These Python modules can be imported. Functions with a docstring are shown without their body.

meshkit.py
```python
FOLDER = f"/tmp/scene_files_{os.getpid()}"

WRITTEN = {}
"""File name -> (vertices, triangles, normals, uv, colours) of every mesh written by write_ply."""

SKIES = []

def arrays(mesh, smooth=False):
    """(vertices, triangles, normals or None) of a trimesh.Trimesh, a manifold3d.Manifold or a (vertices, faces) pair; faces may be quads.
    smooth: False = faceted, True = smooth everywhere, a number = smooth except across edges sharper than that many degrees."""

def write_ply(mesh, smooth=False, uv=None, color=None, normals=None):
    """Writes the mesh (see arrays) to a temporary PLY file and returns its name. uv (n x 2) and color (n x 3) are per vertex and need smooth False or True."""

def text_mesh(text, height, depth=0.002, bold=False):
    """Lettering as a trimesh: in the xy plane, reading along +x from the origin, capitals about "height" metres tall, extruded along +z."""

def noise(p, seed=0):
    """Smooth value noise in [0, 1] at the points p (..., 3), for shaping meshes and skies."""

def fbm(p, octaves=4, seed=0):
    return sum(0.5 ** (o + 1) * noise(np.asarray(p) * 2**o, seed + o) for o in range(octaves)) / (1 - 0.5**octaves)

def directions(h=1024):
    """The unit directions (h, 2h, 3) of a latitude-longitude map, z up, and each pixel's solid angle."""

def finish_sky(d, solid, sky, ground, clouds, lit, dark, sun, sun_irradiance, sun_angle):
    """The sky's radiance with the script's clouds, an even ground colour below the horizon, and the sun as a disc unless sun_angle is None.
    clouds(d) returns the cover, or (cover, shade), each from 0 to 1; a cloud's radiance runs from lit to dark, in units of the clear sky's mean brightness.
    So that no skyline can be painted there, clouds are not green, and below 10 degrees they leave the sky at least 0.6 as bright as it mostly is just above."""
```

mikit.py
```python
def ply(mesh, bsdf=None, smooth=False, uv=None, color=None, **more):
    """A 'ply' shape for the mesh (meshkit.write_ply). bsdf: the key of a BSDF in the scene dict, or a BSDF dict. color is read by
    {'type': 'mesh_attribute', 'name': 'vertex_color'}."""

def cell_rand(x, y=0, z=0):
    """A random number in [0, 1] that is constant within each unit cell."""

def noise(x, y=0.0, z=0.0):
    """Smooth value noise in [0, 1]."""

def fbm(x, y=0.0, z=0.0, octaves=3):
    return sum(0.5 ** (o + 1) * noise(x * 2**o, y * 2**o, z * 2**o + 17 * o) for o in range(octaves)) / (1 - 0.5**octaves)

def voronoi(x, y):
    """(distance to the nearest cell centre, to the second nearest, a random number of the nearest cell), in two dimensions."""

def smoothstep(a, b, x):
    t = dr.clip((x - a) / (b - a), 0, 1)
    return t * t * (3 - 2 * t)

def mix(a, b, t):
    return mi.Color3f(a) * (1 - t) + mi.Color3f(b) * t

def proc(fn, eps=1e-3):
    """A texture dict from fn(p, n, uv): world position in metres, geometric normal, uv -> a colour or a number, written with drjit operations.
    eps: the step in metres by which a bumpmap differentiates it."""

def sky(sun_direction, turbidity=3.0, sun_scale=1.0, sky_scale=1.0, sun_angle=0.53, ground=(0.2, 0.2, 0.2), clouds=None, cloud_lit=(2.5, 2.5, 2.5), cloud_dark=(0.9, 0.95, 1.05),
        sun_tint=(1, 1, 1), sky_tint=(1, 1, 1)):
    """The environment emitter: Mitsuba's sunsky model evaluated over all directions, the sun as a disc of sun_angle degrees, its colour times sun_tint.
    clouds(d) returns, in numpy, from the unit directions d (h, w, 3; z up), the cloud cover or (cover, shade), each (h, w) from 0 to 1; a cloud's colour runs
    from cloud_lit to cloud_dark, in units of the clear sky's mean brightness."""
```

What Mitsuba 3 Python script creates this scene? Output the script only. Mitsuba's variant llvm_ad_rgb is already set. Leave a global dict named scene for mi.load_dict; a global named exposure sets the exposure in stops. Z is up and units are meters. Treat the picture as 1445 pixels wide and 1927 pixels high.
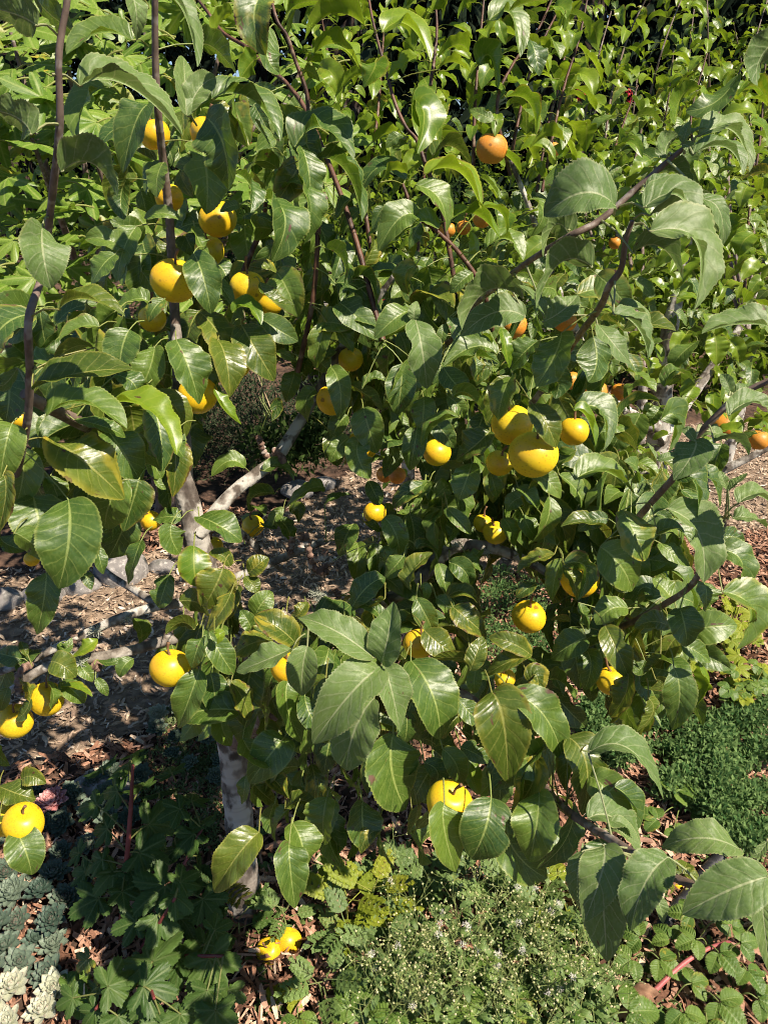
import math, numpy as np, drjit as dr, mitsuba as mi
import mikit, meshkit
from mikit import proc, noise, fbm, voronoi, cell_rand, smoothstep, mix

# ------------------------------------------------------------------ camera, sky, exposure
T4 = mi.ScalarTransform4f
CAM = np.array([0.0, 0.0, 1.55]); PITCH = math.radians(26.0); FOVX = 53.0
FW = np.array([0, math.cos(PITCH), -math.sin(PITCH)]); RT = np.array([1.0, 0, 0]); UP = np.array([0, math.sin(PITCH), math.cos(PITCH)])
scene, labels = {}, {}
scene['camera'] = {'type': 'perspective', 'fov': FOVX, 'fov_axis': 'x', 'near_clip': 0.02, 'far_clip': 600.0,
                   'to_world': T4().look_at(origin=CAM.tolist(), target=(CAM + FW).tolist(), up=[0, 0, 1])}
SUN = np.array([0.500, -0.360, 0.788]); SUN /= np.linalg.norm(SUN)
scene['daylight'] = mikit.sky(SUN.tolist(), turbidity=2.2, sky_scale=.52, sun_tint=(.94, .99, 1.10))
exposure = 2.75

# ------------------------------------------------------------------ helpers
rng = np.random.default_rng(7)
W, H = 1445.0, 1927.0
FPX = W / 2 / math.tan(math.radians(FOVX / 2))
def P(px, py, d): return CAM + d * (FW + (px - W / 2) / FPX * RT - (py - H / 2) / FPX * UP)
def G(px, py, z=0.0):
    r = FW + (px - W / 2) / FPX * RT - (py - H / 2) / FPX * UP
    return CAM + r * ((z - CAM[2]) / r[2])
def proj(p):
    q = np.asarray(p) - CAM; d = q @ FW
    return W / 2 + FPX * (q @ RT) / d, H / 2 - FPX * (q @ UP) / d, d
def nz(v): v = np.asarray(v, float); return v / (np.linalg.norm(v) + 1e-12)
def R(a, b): return float(rng.uniform(a, b))
counts = {}
def fresh(name):
    n = counts.get(name, -1) + 1; counts[name] = n
    return name if n == 0 else f'{name}_{n:03d}'
def add(key, vf, bsdf, smooth=True, uv=None, **props):
    scene[key] = mikit.ply((vf[0], vf[1]), bsdf, smooth=smooth, uv=uv)
    if props: labels[key] = {k: v for k, v in props.items() if v}
    return key
def thing(name, label, category, group=None, kind=None):
    k = fresh(name); labels[k] = {'label': label, 'category': category}
    if group: labels[k]['group'] = group
    if kind: labels[k]['kind'] = kind
    return k
def part(parent, name, vf, bsdf, smooth=True, uv=None, kind=None, label=None):
    k = fresh(parent + '__' + name); add(k, vf, bsdf, smooth, uv)
    if kind or label: labels[k] = {a: b for a, b in (('kind', kind), ('label', label)) if b}
    return k
def cat(ms):
    """joins (v, f, uv) meshes"""
    vs, fs, us, at = [], [], [], 0
    for m in ms:
        vs.append(m[0]); fs.append(m[1] + at); at += len(m[0])
        us.append(m[2] if len(m) > 2 and m[2] is not None else np.zeros((len(m[0]), 2)))
    return np.vstack(vs), np.vstack(fs), np.vstack(us)
def grid_faces(a, b, wrap=False):
    i, j = np.meshgrid(np.arange(a - 1), np.arange(b if wrap else b - 1), indexing='ij')
    k = (j + 1) % b
    q = np.stack([i * b + j, i * b + k, (i + 1) * b + k, (i + 1) * b + j], -1).reshape(-1, 4)
    return np.vstack([q[:, [0, 1, 2]], q[:, [0, 2, 3]]])
def spline(pts, n):
    """Catmull-Rom through the rows of pts"""
    p = np.asarray(pts, float)
    if len(p) == 2: return p[0] + np.linspace(0, 1, n)[:, None] * (p[1] - p[0])
    p = np.vstack([2 * p[0] - p[1], p, 2 * p[-1] - p[-2]])
    u = np.linspace(0, len(p) - 3 - 1e-9, n); i = u.astype(int); t = (u - i)[:, None]
    a, b, c, d = p[i], p[i + 1], p[i + 2], p[i + 3]
    return 0.5 * (2 * b + (c - a) * t + (2 * a - 5 * b + 4 * c - d) * t ** 2 + (3 * b - a - 3 * c + d) * t ** 3)
def tube(pts, rad, sides=8, n=None, rough=0.0, freq=30.0, cap=True, seed=0):
    p = spline(pts, n or max(4, 3 * len(pts)))
    r = np.interp(np.linspace(0, 1, len(p)), np.linspace(0, 1, len(np.atleast_1d(rad))), np.atleast_1d(rad))
    t = np.gradient(p, axis=0); t /= np.linalg.norm(t, axis=1, keepdims=True) + 1e-12
    a = np.zeros_like(p); ref = np.array([0, 0, 1.0]) if abs(t[0][2]) < .9 else np.array([1.0, 0, 0])
    for i in range(len(p)):
        ref = ref - t[i] * (ref @ t[i]); ref /= np.linalg.norm(ref) + 1e-12; a[i] = ref
    b = np.cross(t, a); an = np.arange(sides) * 2 * np.pi / sides
    off = np.cos(an)[None, :, None] * a[:, None] + np.sin(an)[None, :, None] * b[:, None]
    v = p[:, None] + r[:, None, None] * off
    if rough: v = v + off * ((meshkit.fbm(v * freq + seed, 3) - .5) * 2 * rough * r[:, None])[..., None]
    f = grid_faces(len(p), sides, True); v = v.reshape(-1, 3)
    uv = np.stack([np.tile(an / 6.283, len(p)), np.repeat(np.linspace(0, 1, len(p)), sides)], 1)
    if cap:
        n0 = len(v); v = np.vstack([v, p[0], p[-1]]); uv = np.vstack([uv, [0, 0], [0, 1]]); j = np.arange(sides); k = (j + 1) % sides; o = (len(p) - 1) * sides
        f = np.vstack([f, np.stack([k, j, j * 0 + n0], 1), np.stack([o + j, o + k, j * 0 + n0 + 1], 1)])
    return v, f, uv
def inpoly(x, y, poly):
    c = False; n = len(poly); j = n - 1
    for i in range(n):
        (xi, yi), (xj, yj) = poly[i], poly[j]
        if (yi > y) != (yj > y) and x < (xj - xi) * (y - yi) / (yj - yi) + xi: c = not c
        j = i
    return c

# ------------------------------------------------------------------ materials
def rgb(*c): return {'type': 'rgb', 'value': list(c)}
def leaf_ids(uv):
    kx, ky = dr.floor(uv.x / 2), dr.floor(uv.y / 2)
    s, t = (uv.x - 2 * kx) * 2 - 1, uv.y - 2 * ky
    return kx, ky, s, t
def leaf_tex(dark, light, vein, yellow, brown, margin=0.9, old=0.15, spots=0.2, nv=8.0, veinamt=0.75, dust=0.0):
    def fn(p, n, uv):
        kx, ky, s, t = leaf_ids(uv)
        r1, r2, r3 = cell_rand(kx, ky, 1), cell_rand(kx, ky, 2), cell_rand(kx, ky, 3)
        a = dr.abs(s)
        mott = fbm(s * 2.2 + kx * 7.1, t * 5 + ky * 3.3, 0.5, 3)
        c = mix(dark, light, dr.clip(r1 * 0.75 + (mott - 0.5) * 0.7, 0, 1))
        q = t * nv - a * (1.7 + 0.5 * r2) + a * a * 0.45 + noise(s * 3 + kx, t * 6, 3.0) * 0.35
        dq = dr.abs(q - dr.floor(q) - 0.5)
        lat = (1 - smoothstep(0.02, 0.085, dq)) * (1 - smoothstep(0.75, 0.98, a)) * 0.5
        fine = smoothstep(0.55, 0.75, noise(s * 16 + kx, t * 44 + ky, 1.0)) * 0.14
        mid = 1 - smoothstep(0.03, 0.075, a + t * 0.02)
        rim = smoothstep(0.90, 0.985, a) * 0.55
        # ageing: yellow margins and blotches, brown dead patches
        og = smoothstep(1 - old, 1.0, r3)
        edge = smoothstep(margin - 0.25 * og, 1.0, a + (mott - 0.5) * 0.25) * (0.35 + 0.65 * og)
        blot = smoothstep(0.62, 0.85, fbm(s * 1.7 + 31 * r2 + kx, t * 3 + ky * 1.7, 9.0, 3)) * og
        c = mix(c, yellow, dr.clip(edge * 0.55 + blot * 0.9, 0, 1))
        c = mix(c, vein, dr.clip(dr.maximum(dr.maximum(mid * 1.15, rim), (lat * 0.9 + fine)) * veinamt, 0, 1))
        bs = smoothstep(0.80 - 0.10 * spots, 0.86, fbm(s * 3.1 + 17 * r1 + kx, t * 6 + 5 * r2 + ky, 4.0, 3)) * (cell_rand(kx, ky, 4) < spots * 2)
        be = smoothstep(0.97, 1.05, a + (noise(s * 2 + kx, t * 14 + ky, 2.0) - 0.5) * 0.5) * og
        c = mix(c, brown, dr.clip(bs + be * 0.8, 0, 1))
        if dust: c = mix(c, (0.30, 0.33, 0.25), dust * smoothstep(0.3, 0.7, noise(s * 9 + kx, t * 22, 6.0)))
        pet = s > 1.2
        return dr.select(pet, mix(vein, (0.22, 0.2, 0.07), 0.5 * r1), c)
    return proc(fn)
def leaf_bump(nv=8.0):
    def fn(p, n, uv):
        kx, ky, s, t = leaf_ids(uv); a = dr.abs(s)
        q = t * nv - a * 1.9 + a * a * 0.45
        dq = dr.abs(q - dr.floor(q) - 0.5)
        return smoothstep(0.0, 0.30, dq) * 0.6 + smoothstep(0, 0.10, a) * 0.5 + noise(s * 10 + kx, t * 26 + ky, 2.0) * 0.35
    return proc(fn, eps=4e-4)
def leaf_bsdf(key, front, through, rough=0.34, spec=0.75, glossw=0.55, trans=1.25, bump=0.0, nv=8.0, sheen=0.0):
    b = {'type': 'blendbsdf', 'weight': glossw,
         'a': {'type': 'principledthin', 'base_color': through, 'roughness': 0.6, 'diff_trans': trans},
         'b': {'type': 'twosided', 'b': {'type': 'principled', 'base_color': front, 'roughness': rough, 'specular': spec, 'sheen': sheen}}}
    if bump: b = {'type': 'bumpmap', 'scale': bump, 'tex': leaf_bump(nv), 'b': b}
    scene[key] = b
YEL, BRN = (0.34, 0.29, 0.035), (0.10, 0.05, 0.025)
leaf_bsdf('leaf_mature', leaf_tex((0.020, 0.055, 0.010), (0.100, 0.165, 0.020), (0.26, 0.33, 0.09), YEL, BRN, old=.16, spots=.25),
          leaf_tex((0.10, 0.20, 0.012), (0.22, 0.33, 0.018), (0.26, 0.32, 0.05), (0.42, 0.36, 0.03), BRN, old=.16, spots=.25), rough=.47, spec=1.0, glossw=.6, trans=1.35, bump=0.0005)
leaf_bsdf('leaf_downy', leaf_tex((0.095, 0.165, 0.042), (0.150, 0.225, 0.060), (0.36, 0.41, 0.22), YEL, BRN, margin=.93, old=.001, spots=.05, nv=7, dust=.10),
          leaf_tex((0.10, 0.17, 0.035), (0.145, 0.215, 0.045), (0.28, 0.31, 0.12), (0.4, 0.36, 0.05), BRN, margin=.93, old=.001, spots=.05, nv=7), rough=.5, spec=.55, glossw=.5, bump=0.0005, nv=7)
leaf_bsdf('leaf_aging', leaf_tex((0.040, 0.075, 0.010), (0.11, 0.15, 0.020), (0.26, 0.28, 0.07), YEL, BRN, margin=.84, old=.85, spots=.3),
          leaf_tex((0.10, 0.15, 0.014), (0.17, 0.22, 0.02), (0.3, 0.29, 0.06), (0.46, 0.38, 0.03), BRN, margin=.84, old=.85, spots=.3), rough=.36, spec=.75, bump=0.0006)
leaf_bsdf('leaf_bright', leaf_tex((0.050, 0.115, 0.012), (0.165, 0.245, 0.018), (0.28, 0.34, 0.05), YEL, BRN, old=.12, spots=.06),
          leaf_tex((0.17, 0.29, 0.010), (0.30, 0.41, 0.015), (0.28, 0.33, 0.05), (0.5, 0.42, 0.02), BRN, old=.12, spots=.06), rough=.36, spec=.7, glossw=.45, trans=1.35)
leaf_bsdf('leaf_pleated', leaf_tex((0.055, 0.12, 0.02), (0.14, 0.22, 0.04), (0.20, 0.27, 0.08), YEL, (0.14, 0.06, 0.03), old=.10, spots=.06, nv=9),
          leaf_tex((0.09, 0.17, 0.02), (0.17, 0.26, 0.03), (0.22, 0.28, 0.08), (0.4, 0.34, 0.03), BRN, old=.10, spots=.06, nv=9), rough=.5, spec=.5, glossw=.5)
leaf_bsdf('leaf_weed', leaf_tex((0.08, 0.145, 0.04), (0.17, 0.26, 0.07), (0.24, 0.31, 0.12), YEL, BRN, old=.06, spots=.02, nv=5),
          leaf_tex((0.10, 0.17, 0.04), (0.17, 0.25, 0.055), (0.2, 0.27, 0.09), (0.4, 0.34, 0.05), BRN, old=.06, spots=.02, nv=5), rough=.55, spec=.45, glossw=.5)
leaf_bsdf('leaf_lime', leaf_tex((0.16, 0.22, 0.02), (0.28, 0.32, 0.03), (0.3, 0.34, 0.06), (0.5, 0.42, 0.05), BRN, old=.2, spots=.05),
          leaf_tex((0.2, 0.27, 0.02), (0.34, 0.38, 0.03), (0.36, 0.38, 0.06), (0.5, 0.42, 0.05), BRN, old=.2, spots=.05), rough=.5, spec=.4, glossw=.4)
def lobed_tex(dark, light, vein, angs, yellow=YEL, old=.08):
    def fn(p, n, uv):
        kx, ky, s, t = leaf_ids(uv); y = t * 2 - 1
        r1, r3 = cell_rand(kx, ky, 1), cell_rand(kx, ky, 3)
        rr = dr.sqrt(s * s + y * y + 1e-6); v = mi.Float(0)
        for a in angs:
            ca, sa = math.sin(a), math.cos(a)
            al = s * ca + y * sa; ac = dr.abs(s * sa - y * ca)
            v = dr.maximum(v, dr.select(al > 0, 1 - smoothstep(0.008, 0.035, ac), 0))
            q = al * 9 - ac * 6; dq = dr.abs(q - dr.floor(q) - .5)
            v = dr.maximum(v, dr.select((al > 0) & (ac < al * .35), (1 - smoothstep(.03, .12, dq)) * .45, 0))
        mott = fbm(s * 4 + kx * 3, y * 4 + ky * 5, 1.0, 3)
        c = mix(dark, light, dr.clip(r1 * .8 + (mott - .5) * .6, 0, 1))
        og = smoothstep(1 - old, 1.0, r3)
        c = mix(c, yellow, og * smoothstep(.35, .7, mott))
        c = mix(c, vein, v * .55)
        return dr.select(s > 1.2, mix(vein, (0.25, .22, .07), .4), c)
    return proc(fn)
A5 = (0.0, 0.85, -0.85, 1.75, -1.75)
leaf_bsdf('leaf_fig', lobed_tex((0.08, 0.155, 0.022), (0.15, 0.235, 0.04), (0.28, 0.34, 0.1), A5),
          lobed_tex((0.14, 0.25, 0.015), (0.24, 0.35, 0.025), (0.32, 0.39, 0.08), A5), rough=.42, spec=.5, glossw=.5)
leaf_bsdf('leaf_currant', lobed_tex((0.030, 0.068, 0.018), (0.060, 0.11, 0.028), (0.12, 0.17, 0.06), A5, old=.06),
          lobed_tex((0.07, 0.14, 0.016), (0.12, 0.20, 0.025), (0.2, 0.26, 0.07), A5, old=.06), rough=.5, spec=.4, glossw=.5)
def bark_tex(dark, mid_, lichen, amt, sc=1.0):
    def fn(p, n, uv):
        a = fbm(p.x * 60 * sc, p.y * 60 * sc, p.z * 26 * sc, 4)
        b = fbm(p.x * 24 * sc + 9, p.y * 24 * sc, p.z * 24 * sc, 3)
        ring = smoothstep(.55, .8, noise(p.x * 14 * sc, p.y * 14 * sc, p.z * 190 * sc))
        c = mix(dark, mid_, smoothstep(.3, .7, a))
        c = mix(c, lichen, smoothstep(.62 - amt * .35, .74 - amt * .35, b) * smoothstep(.25, .5, a))
        return mix(c, dark, ring * .12)
    return proc(fn)
def bark_bump(sc=1.0, s2=60):
    return proc(lambda p, n, uv: fbm(p.x * s2 * sc, p.y * s2 * sc, p.z * s2 * .5 * sc, 3) + .15 * noise(p.x * 20, p.y * 20, p.z * 220), eps=5e-4)
def bark(key, tex, rough, bump, sc=1.0):
    scene[key] = {'type': 'bumpmap', 'scale': bump, 'tex': bark_bump(sc), 'b': {'type': 'twosided', 'b': {'type': 'principled', 'base_color': tex, 'roughness': rough, 'specular': .3}}}
bark('bark_old', bark_tex((0.065, 0.052, 0.042), (0.22, 0.195, 0.165), (0.38, 0.36, 0.315), .40), .85, .006)
bark('bark_branch', bark_tex((0.085, 0.07, 0.055), (0.25, 0.225, 0.19), (0.44, 0.42, 0.37), .5, 1.5), .85, .002, 1.5)
bark('bark_shoot', bark_tex((0.10, 0.072, 0.055), (0.17, 0.125, 0.10), (0.24, 0.21, 0.18), .15, 2), .6, .0006, 2)
bark('bark_red', bark_tex((0.045, 0.024, 0.016), (0.12, 0.058, 0.035), (0.18, 0.13, 0.09), .05, 2), .5, .0005, 2)
bark('bark_spur', bark_tex((0.10, 0.06, 0.045), (0.25, 0.16, 0.12), (0.42, 0.38, 0.33), .3, 2), .9, .001, 2)
bark('bark_dark', bark_tex((0.025, 0.018, 0.014), (0.07, 0.05, 0.04), (0.14, 0.13, 0.11), .2, .3), .95, .01, .3)
def fruit_tex(base, blush, green, speck):
    def fn(p, n, uv):
        k = dr.floor(uv.x / 2)
        a = fbm(p.x * 28 + k, p.y * 28, p.z * 28, 3); r = cell_rand(k, 3, 5)
        c = mix(base, blush, smoothstep(.42, .72, a) * (.35 + .65 * r))
        c = mix(c, green, smoothstep(.6, .8, fbm(p.x * 17 + 5 + k, p.y * 17, p.z * 17, 2)) * cell_rand(k, 8, 5) * .7)
        d, _, w = voronoi(uv.x * 34, uv.y * 20)
        c = mix(c, speck, (1 - smoothstep(.12, .26, d)) * smoothstep(.25, .5, w) * .45)
        c = mix(c, (0.18, .075, .02), smoothstep(.80, .86, fbm(p.x * 60 + k, p.y * 60, p.z * 60, 2)) * .7)
        return c
    return proc(fn)
def fruit_bsdf(key, *c, rough=.38, spec=.5):
    scene[key] = {'type': 'principled', 'base_color': fruit_tex(*c), 'roughness': rough, 'specular': spec, 'flatness': 0.3}
fruit_bsdf('pear_yellow', (0.66, 0.43, 0.012), (0.64, 0.34, 0.010), (0.50, 0.44, 0.02), (0.46, 0.25, 0.02))
fruit_bsdf('pear_lemon', (0.66, 0.47, 0.016), (0.64, 0.36, 0.012), (0.46, 0.46, 0.02), (0.38, 0.25, 0.02))
fruit_bsdf('pear_orange', (0.56, 0.23, 0.025), (0.52, 0.17, 0.02), (0.5, 0.28, 0.03), (0.62, 0.36, 0.1), rough=.5)
scene['stalk'] = {'type': 'twosided', 'b': {'type': 'principled', 'base_color': rgb(.16, .085, .04), 'roughness': .7}}
def chip_tex(cols):
    def fn(p, n, uv):
        k = dr.floor(uv.x / 2); r = cell_rand(k, 1, 7); c = mix(cols[0], cols[1], smoothstep(0, .5, r)); c = mix(c, cols[2], smoothstep(.5, .85, r)); c = mix(c, cols[3], smoothstep(.9, .96, r))
        return c * (0.75 + 0.5 * noise(p.x * 220, p.y * 900 * .3, k))
    return proc(fn)
def matte(key, tex, rough=.9, spec=.2, two=True):
    b = {'type': 'principled', 'base_color': tex, 'roughness': rough, 'specular': spec}
    scene[key] = {'type': 'twosided', 'b': b} if two else b
matte('chip_path', chip_tex(((.17, .12, .085), (.36, .265, .185), (.47, .365, .26), (.62, .53, .43))))
matte('chip_mulch', chip_tex(((.09, .045, .028), (.28, .145, .09), (.42, .25, .17), (.55, .42, .30))))
def soil_fn(p, n, uv):
    a = fbm(p.x * 9, p.y * 9, 0.0, 4); b = fbm(p.x * 60, p.y * 60, 1.0, 3)
    return mix((.035, .024, .018), (.115, .07, .048), smoothstep(.3, .75, a * .5 + b * .5))
def path_fn(p, n, uv):
    a = fbm(p.x * 7, p.y * 7, 0.0, 3); b = fbm(p.x * 70, p.y * 70, 1.0, 3)
    d, e, w = voronoi(p.x * 55 + noise(p.x * 30, p.y * 30), p.y * 90)
    return mix((.09, .065, .045), (.32, .24, .17), dr.clip(w * .6 + (a - .5) * .6 + b * .35, 0, 1))
scene['soil'] = {'type': 'bumpmap', 'scale': .012, 'tex': proc(lambda p, n, uv: fbm(p.x * 45, p.y * 45, 1.0, 4), eps=2e-3), 'b': {'type': 'twosided', 'b': {'type': 'principled', 'base_color': proc(soil_fn), 'roughness': .95, 'specular': .15}}}
scene['woodchip'] = {'type': 'bumpmap', 'scale': .010, 'tex': proc(lambda p, n, uv: voronoi(p.x * 55 + noise(p.x * 30, p.y * 30), p.y * 90)[2] * .6 + fbm(p.x * 60, p.y * 60, 1.0, 3), eps=2e-3), 'b': {'type': 'twosided', 'b': {'type': 'principled', 'base_color': proc(path_fn), 'roughness': .95, 'specular': .15}}}
def rock_fn(p, n, uv):
    a = fbm(p.x * 20, p.y * 20, p.z * 20, 4); b = fbm(p.x * 90, p.y * 90, p.z * 90, 3)
    c = mix((.12, .115, .11), (.27, .25, .23), a); c = mix(c, (.36, .34, .31), smoothstep(.55, .75, b)); return mix(c, (.10, .10, .085), smoothstep(.62, .78, fbm(p.x * 11 + 4, p.y * 11, p.z * 11, 3)))
scene['rock'] = {'type': 'bumpmap', 'scale': .004, 'tex': proc(lambda p, n, uv: fbm(p.x * 70, p.y * 70, p.z * 70, 3)), 'b': {'type': 'principled', 'base_color': proc(rock_fn), 'roughness': .85, 'specular': .3}}
def rosette_fn(p, n, uv):
    kx, ky, s, t = leaf_ids(uv); r = cell_rand(kx, 2, 3)
    c = mix((.045, .080, .058), (.095, .135, .095), r); c = mix(c, (.19, .24, .17), smoothstep(.2, .9, cell_rand(kx, 5, 5)) * .5)
    return mix(c, (.20, .075, .07), smoothstep(.80, 1.0, t) * .6 * cell_rand(kx, 4, 4))
matte('rosette_green', proc(rosette_fn), .55, .35)
def rosette_pale(p, n, uv):
    kx, ky, s, t = leaf_ids(uv); r = cell_rand(kx, 2, 3)
    c = mix((.30, .33, .23), (.42, .43, .32), r); return mix(c, (.45, .26, .2), smoothstep(.85, 1.0, t) * .5)
matte('rosette_pale', proc(rosette_pale), .55, .35)
def rosette_pink(p, n, uv):
    kx, ky, s, t = leaf_ids(uv); return mix((.40, .14, .13), (.62, .36, .34), cell_rand(kx, ky, 3) * .6 + t * .3)
matte('rosette_pink', proc(rosette_pink), .55, .35)
matte('black_plastic', proc(lambda p, n, uv: mix((.018, .018, .02), (.06, .058, .055), smoothstep(.55, .75, fbm(p.x * 50, p.y * 50, p.z * 50, 3)))), .42, .5)
matte('dry_stem', proc(lambda p, n, uv: mix((.30, .22, .13), (.46, .37, .24), noise(p.x * 60, p.y * 60, p.z * 60))), .8)
matte('red_stem', proc(lambda p, n, uv: mix((.09, .02, .018), (.22, .05, .045), noise(p.x * 40, p.y * 40, p.z * 40))), .55, .4)
matte('red_cane', proc(lambda p, n, uv: mix((.30, .07, .075), (.45, .15, .13), noise(p.x * 40, p.y * 40, p.z * 40))), .5, .4)
matte('green_stem', proc(lambda p, n, uv: mix((.12, .17, .05), (.24, .27, .09), noise(p.x * 40, p.y * 40, p.z * 40))), .6, .4)
matte('bud', proc(lambda p, n, uv: mix((.36, .38, .16), (.66, .60, .34), cell_rand(dr.floor(uv.x / 2), 1, 2))), .8)
matte('fluff', proc(lambda p, n, uv: mix((.55, .52, .45), (.8, .78, .72), cell_rand(dr.floor(uv.x / 2), 1, 2))), .95)
matte('petal_red', proc(lambda p, n, uv: mix((.45, .02, .03), (.65, .08, .09), cell_rand(dr.floor(uv.x / 2), 1, 2))), .7)
matte('petal_pink', proc(lambda p, n, uv: mix((.62, .18, .26), (.75, .42, .46), cell_rand(dr.floor(uv.x / 2), 1, 2))), .7)
matte('lichen', proc(lambda p, n, uv: mix((.26, .29, .21), (.48, .50, .42), noise(p.x * 300, p.y * 300, p.z * 300))), .95)
def timber_fn(p, n, uv): return mix((.20, .18, .16), (.38, .35, .31), fbm(p.x * 3, p.y * 60, p.z * 60, 3))
matte('grey_timber', proc(timber_fn), .85, .2)
def needle(p, n, uv):
    k = dr.floor(uv.x / 2); return mix((.012, .022, .014), (.035, .052, .032), cell_rand(k, 2, 3))
scene['needle'] = {'type': 'principledthin', 'base_color': proc(needle), 'roughness': .7, 'diff_trans': .6}
matte('dead_leaf', proc(lambda p, n, uv: mix((.12, .06, .035), (.30, .18, .11), noise(p.x * 90, p.y * 90, p.z * 90))), .8)
def tiny(key, c0, c1, trans=1.0):
    scene[key] = {'type': 'principledthin', 'base_color': proc(lambda p, n, uv: mix(c0, c1, cell_rand(dr.floor(uv.x / 2), 2, 3))), 'roughness': .6, 'diff_trans': trans}
tiny('cover_leaf', (.06, .14, .045), (.25, .37, .13), .9)
tiny('juniper_leaf', (.03, .05, .025), (.085, .115, .06), .6)
tiny('shrub_leaf', (.07, .13, .015), (.20, .29, .03), 1.2)
tiny('shrub_dark', (.03, .06, .02), (.08, .13, .035), 1.0)
tiny('sedum_leaf', (.09, .15, .05), (.22, .27, .12), .6)

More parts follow.
